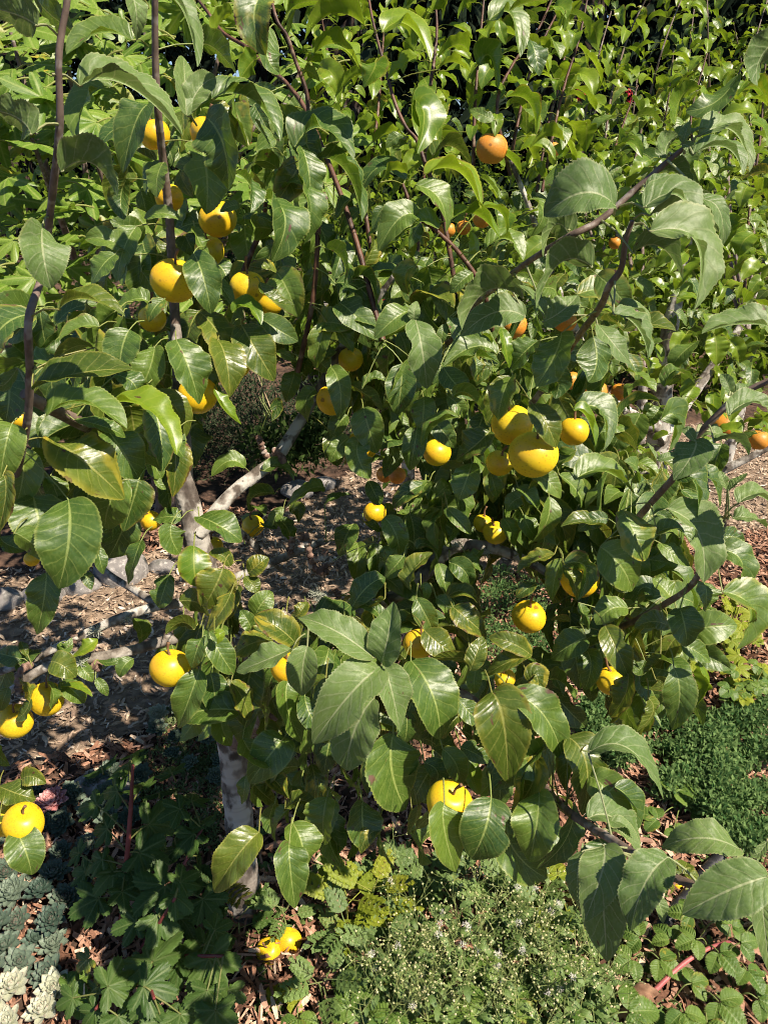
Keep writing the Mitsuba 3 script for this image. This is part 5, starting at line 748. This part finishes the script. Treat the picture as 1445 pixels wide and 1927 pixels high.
# ------------------------------------------------------------------ succulents
def rosette(px, py, D, bs, label, group, z=.0, asparts=False, tilt=.35, name='succulent', n=None):
    g = G(px, py, z + .02); k = thing(name, label, 'succulent', group)
    ax = nz([R(-tilt, tilt), -.25 + R(-tilt, tilt), 1]); x = nz(np.cross(ax, [.2, 1, 0])); y = np.cross(ax, x)
    n = n or int(rng.integers(38, 52)); ms = []; kx = int(rng.integers(1, 900))
    for i in range(n):
        u = (i + .5) / n; az = i * 2.39996; el = math.radians(84 - 74 * u ** .8); L = D * .5 * (.22 + .78 * u ** .8); wd = L * (.44 + .1 * (1 - u)); nt = 7
        t = np.linspace(0, 1, nt); pr = np.sin(np.pi * np.clip(t * .86 + .06, 0, 1)) ** .7 * np.where(t > .75, 1 - ((t - .75) / .25) ** 1.6, 1) * .5 * wd + .0003
        rad = np.array([math.cos(az), math.sin(az), 0])
        out = np.cos(el - .5 * t ** 2 * -.3) * L * t; up = np.sin(el) * L * t * .95 + D * .10 * (1 - u)
        tan = np.array([-rad[1], rad[0], 0]); rows = []
        nrm = np.array([-math.sin(el), 0, math.cos(el)])
        for s in (-1, -.5, 0, .5, 1):
            dep = .16 * wd * s * s
            rows.append((out + nrm[0] * dep)[:, None] * rad + (s * pr)[:, None] * tan + np.stack([0 * t, 0 * t, up + nrm[2] * dep], 1))
        v = np.stack(rows, 1).reshape(-1, 3); f = grid_faces(nt, 5)
        # a fleshy underside
        v2 = v - np.repeat((pr * .45)[:, None] * (rad * nrm[0] + np.array([0, 0, nrm[2]])), 5, 0) * np.tile([0, 1, 1, 1, 0], nt)[:, None]
        wv = np.vstack([v, v2]) @ np.stack([x, y, ax]) + g
        uv = np.stack([np.full(70, 2 * kx + .5), np.tile(np.repeat(t, 5), 2) * .98 + 2 * i], 1)
        ms.append((wv, np.vstack([f, f[:, ::-1] + 35]), uv))
    if asparts:
        for q in ms: part(k, 'leaf', q[:2], bs, True, q[2])
    else:
        q = cat(ms); add(k, q[:2], bs, True, q[2], **labels[k])
POLY_S = [(-20, 1560), (60, 1490), (130, 1500), (190, 1450), (270, 1440), (250, 1540), (190, 1600), (150, 1680), (130, 1760), (95, 1840), (-20, 1850)]
POLY_P = [(-20, 1868), (60, 1850), (105, 1860), (75, 1940), (-20, 1940)]
POLY_T = [(285, 1335), (345, 1325), (420, 1370), (415, 1465), (340, 1440), (300, 1395)]
def scatter(poly, sep, tries):
    pa = np.array(poly); lo, hi = pa.min(0), pa.max(0); out = []
    for _ in range(tries):
        x, y = R(lo[0], hi[0]), R(lo[1], hi[1])
        if inpoly(x, y, poly) and all(math.hypot(x - a, (y - b) * 1.15) > sep * (.8 + .4 * rng.random()) for a, b in out): out.append((x, y))
    return out
ros = sorted(scatter(POLY_S, 42, 1500), key=lambda q: -q[1])
for i, (x, y) in enumerate(ros):
    rosette(x, y, R(.062, .098), 'rosette_green', 'grey green succulent rosette in the shaded mat at the foot of the tree', 'succulent rosettes in the shaded mat', R(0, .03), asparts=i < 8, n=30 if i < 8 else None)
for i, (x, y) in enumerate(scatter(POLY_P, 46, 400)):
    rosette(x, y, R(.075, .095), 'rosette_pale', 'pale cream green succulent rosette in the sunlit bottom corner', 'pale succulent rosettes', .02, asparts=i < 3, n=32)
for x, y in scatter(POLY_T, 34, 400):
    rosette(x, y, R(.055, .080), 'rosette_pale' if rng.random() < .35 else 'rosette_green', 'silvery succulent rosette in the sun between path and trunk', 'silvery succulent rosettes by the path', R(0, .05))
rosette(98, 1512, .10, 'rosette_pink', 'rosy pink flowering succulent beside the golden pear', None, .04, n=60)
rosette(130, 1485, .05, 'rosette_green', 'little spiky green succulent on top of the pink one', None, .05, n=40)
sp = thing('sedum', 'fine green stonecrop spreading between the succulents and the trunk', 'stonecrop', kind='stuff')
ms = []
for poly, n in ((POLY_T, 500), ([(260, 1400), (420, 1440), (430, 1620), (350, 1560), (260, 1500)], 420), ([(330, 1560), (420, 1560), (420, 1680), (360, 1650)], 200), ([(0, 1500), (200, 1440), (200, 1640), (90, 1700), (0, 1860)], 160)):
    for x, y in [(R(250, 430) if poly is not POLY_T else R(285, 420), R(1330, 1680)) for _ in range(n)]:
        if inpoly(x, y, poly): ms.append(blob_cards(G(x, y, .012), (.014, .014, .014), 16, .010, .005, .2, -.2))
q = cat(ms); add(sp, q[:2], 'sedum_leaf', False, q[2], **labels[sp])

# ------------------------------------------------------------------ lobed shrub, lower left
CUR = thing('currant_shrub', 'dark lobed leaf shrub with a red stem in the shade left of the trunk', 'shrub')
sg = G(222, 1775)
stem_pts = [sg - [0, 0, .02], G(232, 1690, .12), G(240, 1600, .24), G(246, 1520, .33), G(250, 1440, .42)]
part(CUR, 'stem', tube(stem_pts, [.0065, .006, .0052, .0045, .003], 8, 30, .06)[:2], 'red_stem', True)
for tp_ in ((330, 1690, .25), (420, 1800, .2), (290, 1880, .2), (180, 1900, .15), (380, 1560, .25)):
    part(CUR, 'stem', tube([G(260, 1800), G((260 + tp_[0]) / 2, (1800 + tp_[1]) / 2, tp_[2] * .7), G(*tp_)], [.005, .004, .003], 6, 14, .06)[:2], 'red_stem', True)
stem_all = np.vstack([spline(stem_pts, 30)] + [spline([G(260, 1800), G((260 + a) / 2, (1800 + b) / 2, c * .7), G(a, b, c)], 14) for a, b, c in ((330, 1690, .25), (420, 1800, .2), (290, 1880, .2), (180, 1900, .15), (380, 1560, .25))])
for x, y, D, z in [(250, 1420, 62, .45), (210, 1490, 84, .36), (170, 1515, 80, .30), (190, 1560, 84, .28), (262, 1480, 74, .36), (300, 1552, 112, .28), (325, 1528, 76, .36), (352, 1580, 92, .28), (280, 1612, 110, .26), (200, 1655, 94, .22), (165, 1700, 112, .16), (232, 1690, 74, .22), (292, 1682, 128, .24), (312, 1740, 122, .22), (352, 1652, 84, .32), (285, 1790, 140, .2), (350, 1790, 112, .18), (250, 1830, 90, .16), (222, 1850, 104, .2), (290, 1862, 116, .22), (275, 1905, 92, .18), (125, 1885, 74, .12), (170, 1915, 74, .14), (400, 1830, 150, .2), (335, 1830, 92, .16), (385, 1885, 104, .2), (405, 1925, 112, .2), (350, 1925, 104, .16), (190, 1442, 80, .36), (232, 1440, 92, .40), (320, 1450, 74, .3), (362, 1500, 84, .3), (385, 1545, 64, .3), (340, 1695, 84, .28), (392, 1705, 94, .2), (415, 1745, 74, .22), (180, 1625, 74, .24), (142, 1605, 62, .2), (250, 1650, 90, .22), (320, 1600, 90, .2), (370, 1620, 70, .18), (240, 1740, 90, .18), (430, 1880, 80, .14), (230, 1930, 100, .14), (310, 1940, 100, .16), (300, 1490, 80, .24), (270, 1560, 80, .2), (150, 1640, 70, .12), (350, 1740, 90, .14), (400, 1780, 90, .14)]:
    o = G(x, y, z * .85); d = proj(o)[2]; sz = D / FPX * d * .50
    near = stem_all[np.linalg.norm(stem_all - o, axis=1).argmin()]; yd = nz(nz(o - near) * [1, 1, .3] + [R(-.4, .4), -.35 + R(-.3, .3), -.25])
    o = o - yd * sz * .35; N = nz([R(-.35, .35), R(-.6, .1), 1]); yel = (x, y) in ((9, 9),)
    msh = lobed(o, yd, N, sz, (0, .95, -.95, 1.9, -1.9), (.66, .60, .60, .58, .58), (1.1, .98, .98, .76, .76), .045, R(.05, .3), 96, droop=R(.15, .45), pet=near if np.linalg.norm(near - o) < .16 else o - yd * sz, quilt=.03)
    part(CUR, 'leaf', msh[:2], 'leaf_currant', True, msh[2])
for x, y, D, z in ((165, 1806, 60, .14), (240, 1722, 34, .12), (182, 1858, 50, .06)):
    o = G(x, y, z); sz = D / FPX * proj(o)[2] * .5
    msh = lobed(o, nz([-.4, -.2, -.3]), nz([0, -.5, 1]), sz, (0, .95, -.95, 1.9, -1.9), (.66, .60, .60, .58, .58), (1.1, .98, .98, .76, .76), .05, .2, 90, pet=G(x + 25, y + 35, .02), quilt=.03)
    part(CUR, 'leaf', msh[:2], 'leaf_aging', True, msh[2], label='yellowed leaf of the lobed shrub')

# ------------------------------------------------------------------ seedlings with ferny leaves
def pinnate(o, yd, N, L, npair=4, wd=.55, rg=rng):
    y = nz(yd); N = nz(N - y * (N @ y)); x = np.cross(y, N); ms = []
    c = lambda a, b, h=0: o + L * (a * x + b * y + (h - .25 * b * b) * N)
    for i in range(npair + 1):
        u = .30 + .62 * i / npair; l = wd * L * (1 - .45 * abs(u - .5) * 1.2) * (.62 if i < npair else .55)
        for sg in ((-1, 1) if i < npair else (0,)):
            b = c(0, u); dr_ = nz(x * sg * .9 + y * (.75 if sg else 1.)); t = b + dr_ * l - N * l * .12
            m_ = blade(b - dr_ * .1 * l, (b + t) / 2 + N * l * .05, t, N + x * sg * .15, .42, 8, 6, 1, .0, .03, 0, 'lance', petr=0); ms.append(m_)
            for s2 in (-1, 1):
                dd = nz(dr_ * .8 + np.cross(N, dr_) * s2 * .6); b2 = b + dr_ * l * .42; t2 = b2 + dd * l * .5
                ms.append(blade(b2, (b2 + t2) / 2 + N * .002, t2, N, .42, 6, 5, 1, 0., .02, 0, 'lance'))
    v, f, uv = cat(ms); kx = int(rg.integers(1, 400)); uv = uv.copy(); uv[:, 0] = uv[:, 0] % 2 + 2 * kx; uv[:, 1] = uv[:, 1] % 2 + 2 * kx
    tb = tube([c(0, -.15), c(0, .4), c(0, .9)], [.0014, .0011, .0006], 4, 6, cap=False)
    return cat([(v, f, uv), (tb[0], tb[1], np.tile([[2 * kx + 1.3, .5 + 2 * kx]], (len(tb[0]), 1)))])
SEED = [(655, 1765, .07, 8, .085, 'grey green ferny seedling right of the fallen pears', 'leaf_weed'), (655, 1715, .09, 7, .10, 'yellow green ferny seedling right of the trunk foot', 'leaf_lime'), (700, 1705, .10, 6, .09, 'taller yellow green ferny seedling farther right of the trunk', 'leaf_lime'), (720, 1800, .08, 6, .08, 'small grey green seedling at the left edge of the weeds', 'leaf_weed'),
        (610, 1860, .07, 6, .08, 'grey green seedling below the fallen pears', 'leaf_weed'), (745, 1660, .06, 8, .085, 'lobed leaved seedling under the lowest pear', 'leaf_weed'), (540, 1720, .06, 5, .07, 'little seedling in front of the trunk foot', 'leaf_weed'), (420, 1700, .10, 6, .10, 'shaded ferny seedling left of the trunk foot', 'leaf_currant'), (450, 1740, .06, 5, .08, 'low ferny seedling in half shade by the trunk', 'leaf_currant'), (800, 1650, .05, 6, .08, 'ferny seedling beneath the hanging leaves', 'leaf_weed'), (770, 1690, .05, 5, .07, 'bluish seedling left of the weeds', 'leaf_weed'), (900, 1640, .06, 7, .09, 'ferny seedling behind the weeds under the right branch', 'leaf_weed'), (1000, 1660, .06, 7, .09, 'ferny seedling in front of the yellow strawberry leaves', 'leaf_weed'), (930, 1700, .07, 7, .09, 'ferny seedling among the weeds', 'leaf_weed'), (1010, 1740, .06, 7, .08, 'ferny seedling at the right of the weeds', 'leaf_weed')]
for x, y, h, n, L, lab, bs in SEED:
    k = thing('seedling', lab, 'seedling', 'ferny seedlings on the mulch'); g = G(x, y + 25)
    part(k, 'stem', tube([g - [0, 0, .01], g + [R(-.01, .01), R(-.01, .01), h]], [.0022, .0014], 6)[:2], 'green_stem', True)
    for i in range(n):
        az = i * 2.4 + R(-.4, .4); u = (i + 1) / n; yd = np.array([math.cos(az), math.sin(az), .15 + .5 * u]); o = g + [0, 0, h * (.35 + .65 * u)] + yd * .012
        q = pinnate(o, yd, nz([R(-.2, .2), -.3, 1]), L * R(.75, 1.05)); part(k, 'leaf', q[:2], bs, True, q[2])

# ------------------------------------------------------------------ brambles and strawberries
def trifoliate(o, yd, N, L, pleat=.012, wr=.62, shape='pear', nv=8., serr=.11, pet=None, folds=18):
    y = nz(yd); N = nz(N - y * (N @ y)); x = np.cross(y, N); ms = []
    for a, l in ((0, 1.), (1.15, .82), (-1.15, .82)):
        dd = nz(y * math.cos(a) + x * math.sin(a)); b = o + dd * L * .06; t = b + dd * L * l - N * L * .22; m_ = (b + t) / 2 + N * L * .09
        ms.append(blade(b, m_, t, nz(N + x * math.sin(a) * .25), wr, folds, 34, 4, serr, .03, R(-12, 12), shape, pleat, nv))
    q = cat(ms); kx = int(rng.integers(1, 400))
    if pet is not None:
        tb = tube([pet, (pet + o) / 2 + [0, 0, .015], o], [.0018, .0013], 5, 8, cap=False); q = cat([q, (tb[0], tb[1], np.tile([[2 * kx + 1.3, .5]], (len(tb[0]), 1)))])
    return q
BR = thing('bramble', 'bramble with pleated leaves and a pink red cane on the mulch, bottom right', 'bramble')
cane = [G(1190, 1910), G(1235, 1862, .03), G(1285, 1815, .05), G(1335, 1785, .06), G(1380, 1770, .08)]
part(BR, 'cane', tube(cane, [.0055, .0052, .0048, .0042, .003], 8, 40, .10, 90)[:2], 'red_cane', True)
for x, y, D, z, a in [(1300, 1722, 66, .07, 2.9), (1345, 1735, 62, .06, .4), (1310, 1768, 66, .07, 3.4), (1352, 1792, 78, .07, -1.1), (1392, 1775, 66, .09, .2), (1405, 1825, 70, .06, -1.2), (1375, 1742, 56, .10, 1.0), (1300, 1852, 64, .05, .3), (1352, 1885, 92, .06, -1.0), (1262, 1770, 66, .05, 2.0), (1240, 1805, 74, .05, -.8), (1205, 1765, 66, .04, 2.6), (1190, 1805, 70, .04, 3.6), (1180, 1905, 104, .06, .1), (1225, 1925, 66, .03, -.6), (1285, 1905, 84, .06, -1.4), (1420, 1740, 60, .05, .5), (1425, 1880, 70, .04, -.5), (1330, 1925, 80, .05, -1.8)]:
    o = G(x, y, z); L = D / FPX * proj(o)[2] * .62
    q = trifoliate(o, np.array([math.cos(a), math.sin(a), -.05]), nz([R(-.3, .3), -.25 + R(-.2, .2), 1]), L, .03, .70, pet=o - np.array([math.cos(a), math.sin(a), 0]) * L * .8 - [0, 0, z * .6]); part(BR, 'leaf', q[:2], 'leaf_pleated', True, q[2])
BR2 = thing('bramble', 'low pleated leaf bramble among the weeds along the bottom edge', 'bramble')
for x, y, D, z, a in [(870, 1880, 90, .08, -.9), (905, 1800, 84, .08, -1.2), (760, 1785, 70, .06, 2.5), (880, 1830, 70, .05, .4), (700, 1850, 100, .07, 2.8), (735, 1905, 100, .07, -2.2), (665, 1890, 80, .05, -2.6), (650, 1855, 60, .04, 1.5), (790, 1830, 70, .05, .2), (960, 1890, 90, .07, -.5), (1020, 1860, 90, .07, .6), (1060, 1910, 90, .06, -.9), (1090, 1840, 84, .05, 1.2), (985, 1790, 74, .05, 2.0), (1120, 1890, 80, .05, 0.1), (560, 1915, 80, .05, -1.5), (800, 1920, 80, .06, -1.4), (1050, 1790, 66, .04, -.3)]:
    o = G(x, y, z); L = D / FPX * proj(o)[2] * .62
    q = trifoliate(o, np.array([math.cos(a), math.sin(a), -.05]), nz([R(-.3, .3), -.25 + R(-.2, .2), 1]), L, .028, .72, pet=o - np.array([math.cos(a), math.sin(a), 0]) * L * .8 - [0, 0, z * .6]); part(BR2, 'leaf', q[:2], 'leaf_pleated', True, q[2])
for lab, bs, rows in (('dark green strawberry plant below the creeping ground cover', 'leaf_pleated', [(1266, 1492, 66, .07, .6), (1315, 1502, 74, .07, 1.4), (1238, 1542, 66, .05, 2.6), (1268, 1560, 50, .03, -1.2), (1300, 1530, 50, .03, .2)]), ('yellow green strawberry plant under the right branch', 'leaf_lime', [(1095, 1692, 74, .07, .4), (1050, 1652, 74, .08, 1.6), (1025, 1720, 66, .05, -1.8), (1070, 1730, 60, .04, -.6), (1005, 1668, 60, .05, 2.6)]), ('reddening strawberry plant by the black pipe', 'leaf_aging', [(1285, 1645, 60, .04, 1.0), (1300, 1668, 56, .03, -.6), (1262, 1660, 50, .03, 2.9)]), ('pale green seedling with three toothed leaves below the fallen pears', 'leaf_lime', [(530, 1885, 70, .03, 2.2), (540, 1890, 60, .04, .8)]), ('small green strawberry plant right of the succulents', 'leaf_pleated', [(130, 1860, 70, .06, .9), (150, 1880, 60, .05, -1.2)])):
    k = thing('strawberry_plant', lab, 'strawberry plant'); c = np.mean([G(r[0], r[1]) for r in rows], 0)
    part(k, 'crown', tube([c - [0, 0, .01], c + [0, 0, .018]], [.006, .004], 6)[:2], 'green_stem', True)
    for x, y, D, z, a in rows:
        o = G(x, y, z); L = D / FPX * proj(o)[2] * .58
        q = trifoliate(o, np.array([math.cos(a), math.sin(a), 0]), nz([R(-.25, .25), -.2, 1]), L, .014, .85, 'round', 7., .07, pet=c + [0, 0, .012], folds=20); part(k, 'leaf', q[:2], bs, True, q[2])
k = thing('heuchera', 'lime yellow leafy plant behind the low right leaves', 'leafy plant'); c = G(1365, 1235)
part(k, 'crown', tube([c, c + [0, 0, .03]], [.01, .008], 6)[:2], 'green_stem', True)
for _ in range(46):
    o = G(R(1290, 1430), R(1120, 1265), R(.02, .12)); a = R(0, 6.28)
    q = lobed(o, np.array([math.cos(a), math.sin(a) - .4, -.2]), nz([R(-.3, .3), -.4, 1]), R(.025, .042), (0, .95, -.95, 1.9, -1.9), (.62, .58, .58, .56, .56), (1.1, 1., 1., .85, .85), .06, .2, 60, quilt=.04, pet=c + [0, 0, .02]); part(k, 'leaf', q[:2], 'leaf_lime', True, q[2])
k = thing('leafy_plant', 'bright round leaved plant above the fallen orange pear', 'leafy plant'); c = G(1410, 1320)
part(k, 'crown', tube([c, c + [0, 0, .03]], [.008, .006], 6)[:2], 'green_stem', True)
for _ in range(22):
    o = G(R(1370, 1440), R(1240, 1320), R(.02, .1)); a = R(0, 6.28)
    q = trifoliate(o, np.array([math.cos(a), math.sin(a), 0]), nz([R(-.3, .3), -.3, 1]), R(.03, .045), .004, .85, 'round', 6., .06, pet=c); part(k, 'leaf', q[:2], 'leaf_lime' if rng.random() < .4 else 'leaf_pleated', True, q[2])

# ------------------------------------------------------------------ ground cover and weeds
def stuff(name, label, category, ms, bs):
    k = thing(name, label, category, kind='stuff'); q = cat(ms); add(k, q[:2], bs, False, q[2], **labels[k])
ms = []
PC = [(1060, 1330), (1200, 1300), (1460, 1320), (1460, 1570), (1400, 1590), (1330, 1520), (1210, 1480), (1120, 1420)]
while len(ms) < 520:
    x, y = R(1060, 1460), R(1300, 1590)
    q_ = meshkit.noise(np.array([[x / 45., y / 30., 3.]]))[0]
    if inpoly(x, y, PC) and rng.random() < 2.2 * (q_ - .22): ms.append(blob_cards(G(x, y, .01 + .07 * q_), (.028, .028, .022), 46, .015, .010, .3, 0))
stuff('ground_cover', 'dark small leaved creeping ground cover on the right', 'ground cover', ms, 'cover_leaf')
ms = []
PB = [(900, 1080), (1010, 1060), (1060, 1240), (1000, 1300), (900, 1230)]
for _ in range(260):
    x, y = R(880, 1080), R(1060, 1310)
    if inpoly(x, y, PB): ms.append(blob_cards(G(x, y, R(.01, .04)), (.04, .04, .02), 30, .016, .008, .3, 0))
stuff('ground_cover', 'shaded creeping ground cover under the middle of the tree', 'ground cover', ms, 'cover_leaf')
PW = [(720, 1640), (860, 1610), (1060, 1690), (1130, 1780), (1130, 1940), (680, 1940), (690, 1840), (760, 1760)]
st_, bd, fl_, lf = [], [], [], []
while len(st_) < 1500:
    x, y = R(660, 1180), R(1640, 1960)
    w = inpoly(x, y, PW)
    if not w or (y < 1760 and rng.random() < .55): continue
    g = G(x, y + 40); h = R(.08, .24); top = g + [R(-.05, .05), R(-.06, .03), h]; mid = (g + top) / 2 + [R(-.02, .02), R(-.02, .02), .01]
    st_.append(tube([g, mid, top], [.0011, .0007], 3, 5, cap=False))
    for _ in range(int(rng.integers(4, 9))):
        a = mid + (top - mid) * R(0, 1); e = a + np.array([R(-.03, .03), R(-.03, .03), R(.008, .04)]); st_.append(tube([a, e], [.0006, .0004], 3, 3, cap=False))
        s = R(.0015, .0027); o = np.array([[1, 0, 0], [-1, 0, 0], [0, 1, 0], [0, -1, 0], [0, 0, 1.7], [0, 0, -1.5]]) * s + e
        f8 = np.array([[0, 2, 4], [2, 1, 4], [1, 3, 4], [3, 0, 4], [2, 0, 5], [1, 2, 5], [3, 1, 5], [0, 3, 5]]); bd.append((o, f8, np.tile([[2 * int(rng.integers(1, 900)) + .5, .5]], (6, 1))))
    if rng.random() < .10: fl_.append(blob_cards(top + [R(-.02, .02), R(-.02, .02), .005], (.005, .005, .005), 46, .006, .0007, .1, 0))
    for _ in range(2):
        a = g + (top - g) * R(.1, .8); az = R(0, 6.28); yd = np.array([math.cos(az), math.sin(az), .3]); b = a + yd * R(.014, .036)
        lf.append(blade(a, (a + b) / 2 + [0, 0, .004], b - [0, 0, .008], nz([0, -.2, 1]), .34, 10, 9, 1, .22, .05, 0, 'lance'))
while len(lf) < 2000:
    x, y = R(660, 1200), R(1600, 1950)
    if not inpoly(x, y, PW) or (y < 1770 and rng.random() < .6) or meshkit.noise(np.array([[x / 38., y / 26., 7.]]))[0] < .42: continue
    a = G(x, y, R(.0, .05)); az = R(0, 6.28); l = R(.012, .036); yd = np.array([math.cos(az), math.sin(az), R(-.1, .5)]); b = a + yd * l
    lf.append(blade(a, (a + b) / 2 + [0, 0, l * .1], b, nz([R(-.5, .5), -.2 + R(-.4, .4), 1]), R(.28, .5), 20, 10, 1, .2, .05, 0, 'lance'))
WD = thing('weeds', 'tangle of fine weeds with pale bud heads and fluffy seed tufts', 'weeds', kind='stuff')
for nm, ms, bs in (('stems', st_, 'green_stem'), ('buds', bd, 'bud'), ('seed_tufts', fl_, 'fluff'), ('leaves', lf, 'leaf_weed')):
    q = cat(ms); part(WD, nm, q[:2], bs, False if nm != 'leaves' else True, q[2], kind='stuff')
# sparse small weeds elsewhere on the mulch
ms = []
for _ in range(420):
    x, y = R(470, 1450), R(1560, 1930); a = G(x, y, R(0, .01)); az = R(0, 6.28)
    for j in range(4):
        yd = np.array([math.cos(az + j * 1.57), math.sin(az + j * 1.57), .5]); b = a + yd * R(.010, .026)
        ms.append(blade(a, (a + b) / 2 + [0, 0, .003], b, nz([0, -.2, 1]), .5, 12, 7, 1, .1, .05, 0, 'lance'))
k = thing('groundling', 'scattered tiny green weeds sprouting through the mulch', 'small weeds', kind='stuff'); q = cat(ms); add(k, q[:2], 'leaf_weed', True, q[2], **labels[k])

# ------------------------------------------------------------------ pipe, sticks
k = thing('irrigation_pipe', 'black plastic irrigation pipe lying on the mulch beside the right leaves', 'pipe')
pp = [G(1404, 1578, .022), G(1370, 1602, .02), G(1330, 1640, .017), G(1290, 1690, .015), G(1250, 1735, .012), G(1200, 1790, -.02)]
add(k, tube(pp, .0155, 14, 40, .02)[:2], 'black_plastic', 60, None, **labels[k])
e0, e1 = pp[0], pp[0] + nz(pp[0] - pp[1]) * .012
part(k, 'end_cap', tube([e0 - (e1 - e0) * .8, e1], [.0175, .0175], 14, 4)[:2], 'black_plastic', 60)
for lab, pts in (('long pale dry stalk lying across the dark ground on the right', [(1035, 1345), (1100, 1322), (1165, 1300)]), ('thicker dry stalk below the long pale one', [(1050, 1362), (1110, 1335), (1152, 1312)]), ('dry forked twig on the mulch right of the trunk', [(636, 1590), (612, 1640), (592, 1685)]), ('short pale twig on the mulch near the trunk', [(612, 1598), (600, 1610), (590, 1622)]), ('thin straw lying left of the weeds', [(745, 1730), (700, 1765), (660, 1790)]), ('pale straw by the end of the pipe', [(1445, 1590), (1415, 1600), (1385, 1640)]), ('dry straw beside the pipe near the frame edge', [(1445, 1570), (1400, 1600), (1390, 1625)])):
    k = thing('dry_stalk', lab, 'dry stalk'); add(k, tube([G(x, y, .012 + .008 * (i % 2)) for i, (x, y) in enumerate(pts)], [.003, .0026, .0018], 6, 14, .1)[:2], 'dry_stem', True, None, **labels[k])
# fallen curled brown leaves on the mulch
for x, y, lab in [(555, 1835, 'curled brown leaf just below the fallen pears'), (620, 1650, 'curled brown leaf beside the forked twig'), (760, 1575, 'curled brown leaf in the shade below the tree'), (1130, 1860, 'brown leaf left of the red cane'), (1240, 1890, 'brown leaf touching the red cane'), (1380, 1420, 'orange brown leaf caught on the creeping ground cover'), (1350, 1470, 'second orange brown leaf on the creeping ground cover'), (470, 1880, 'brown leaf under the lobed shrub')]:
    a = G(x, y, .012 if x < 1300 else .05); az = R(0, 6.28); b = a + np.array([math.cos(az), math.sin(az), .1]) * R(.035, .06)
    k = thing('fallen_leaf', lab, 'fallen leaf')
    q = blade(a, (a + b) / 2 + [0, 0, .014], b, nz([R(-.3, .3), -.3, 1]), .6, R(20, 50), 20, 3, .03, .12, R(-40, 40)); add(k, q[:2], 'dead_leaf', True, q[2], **labels[k])
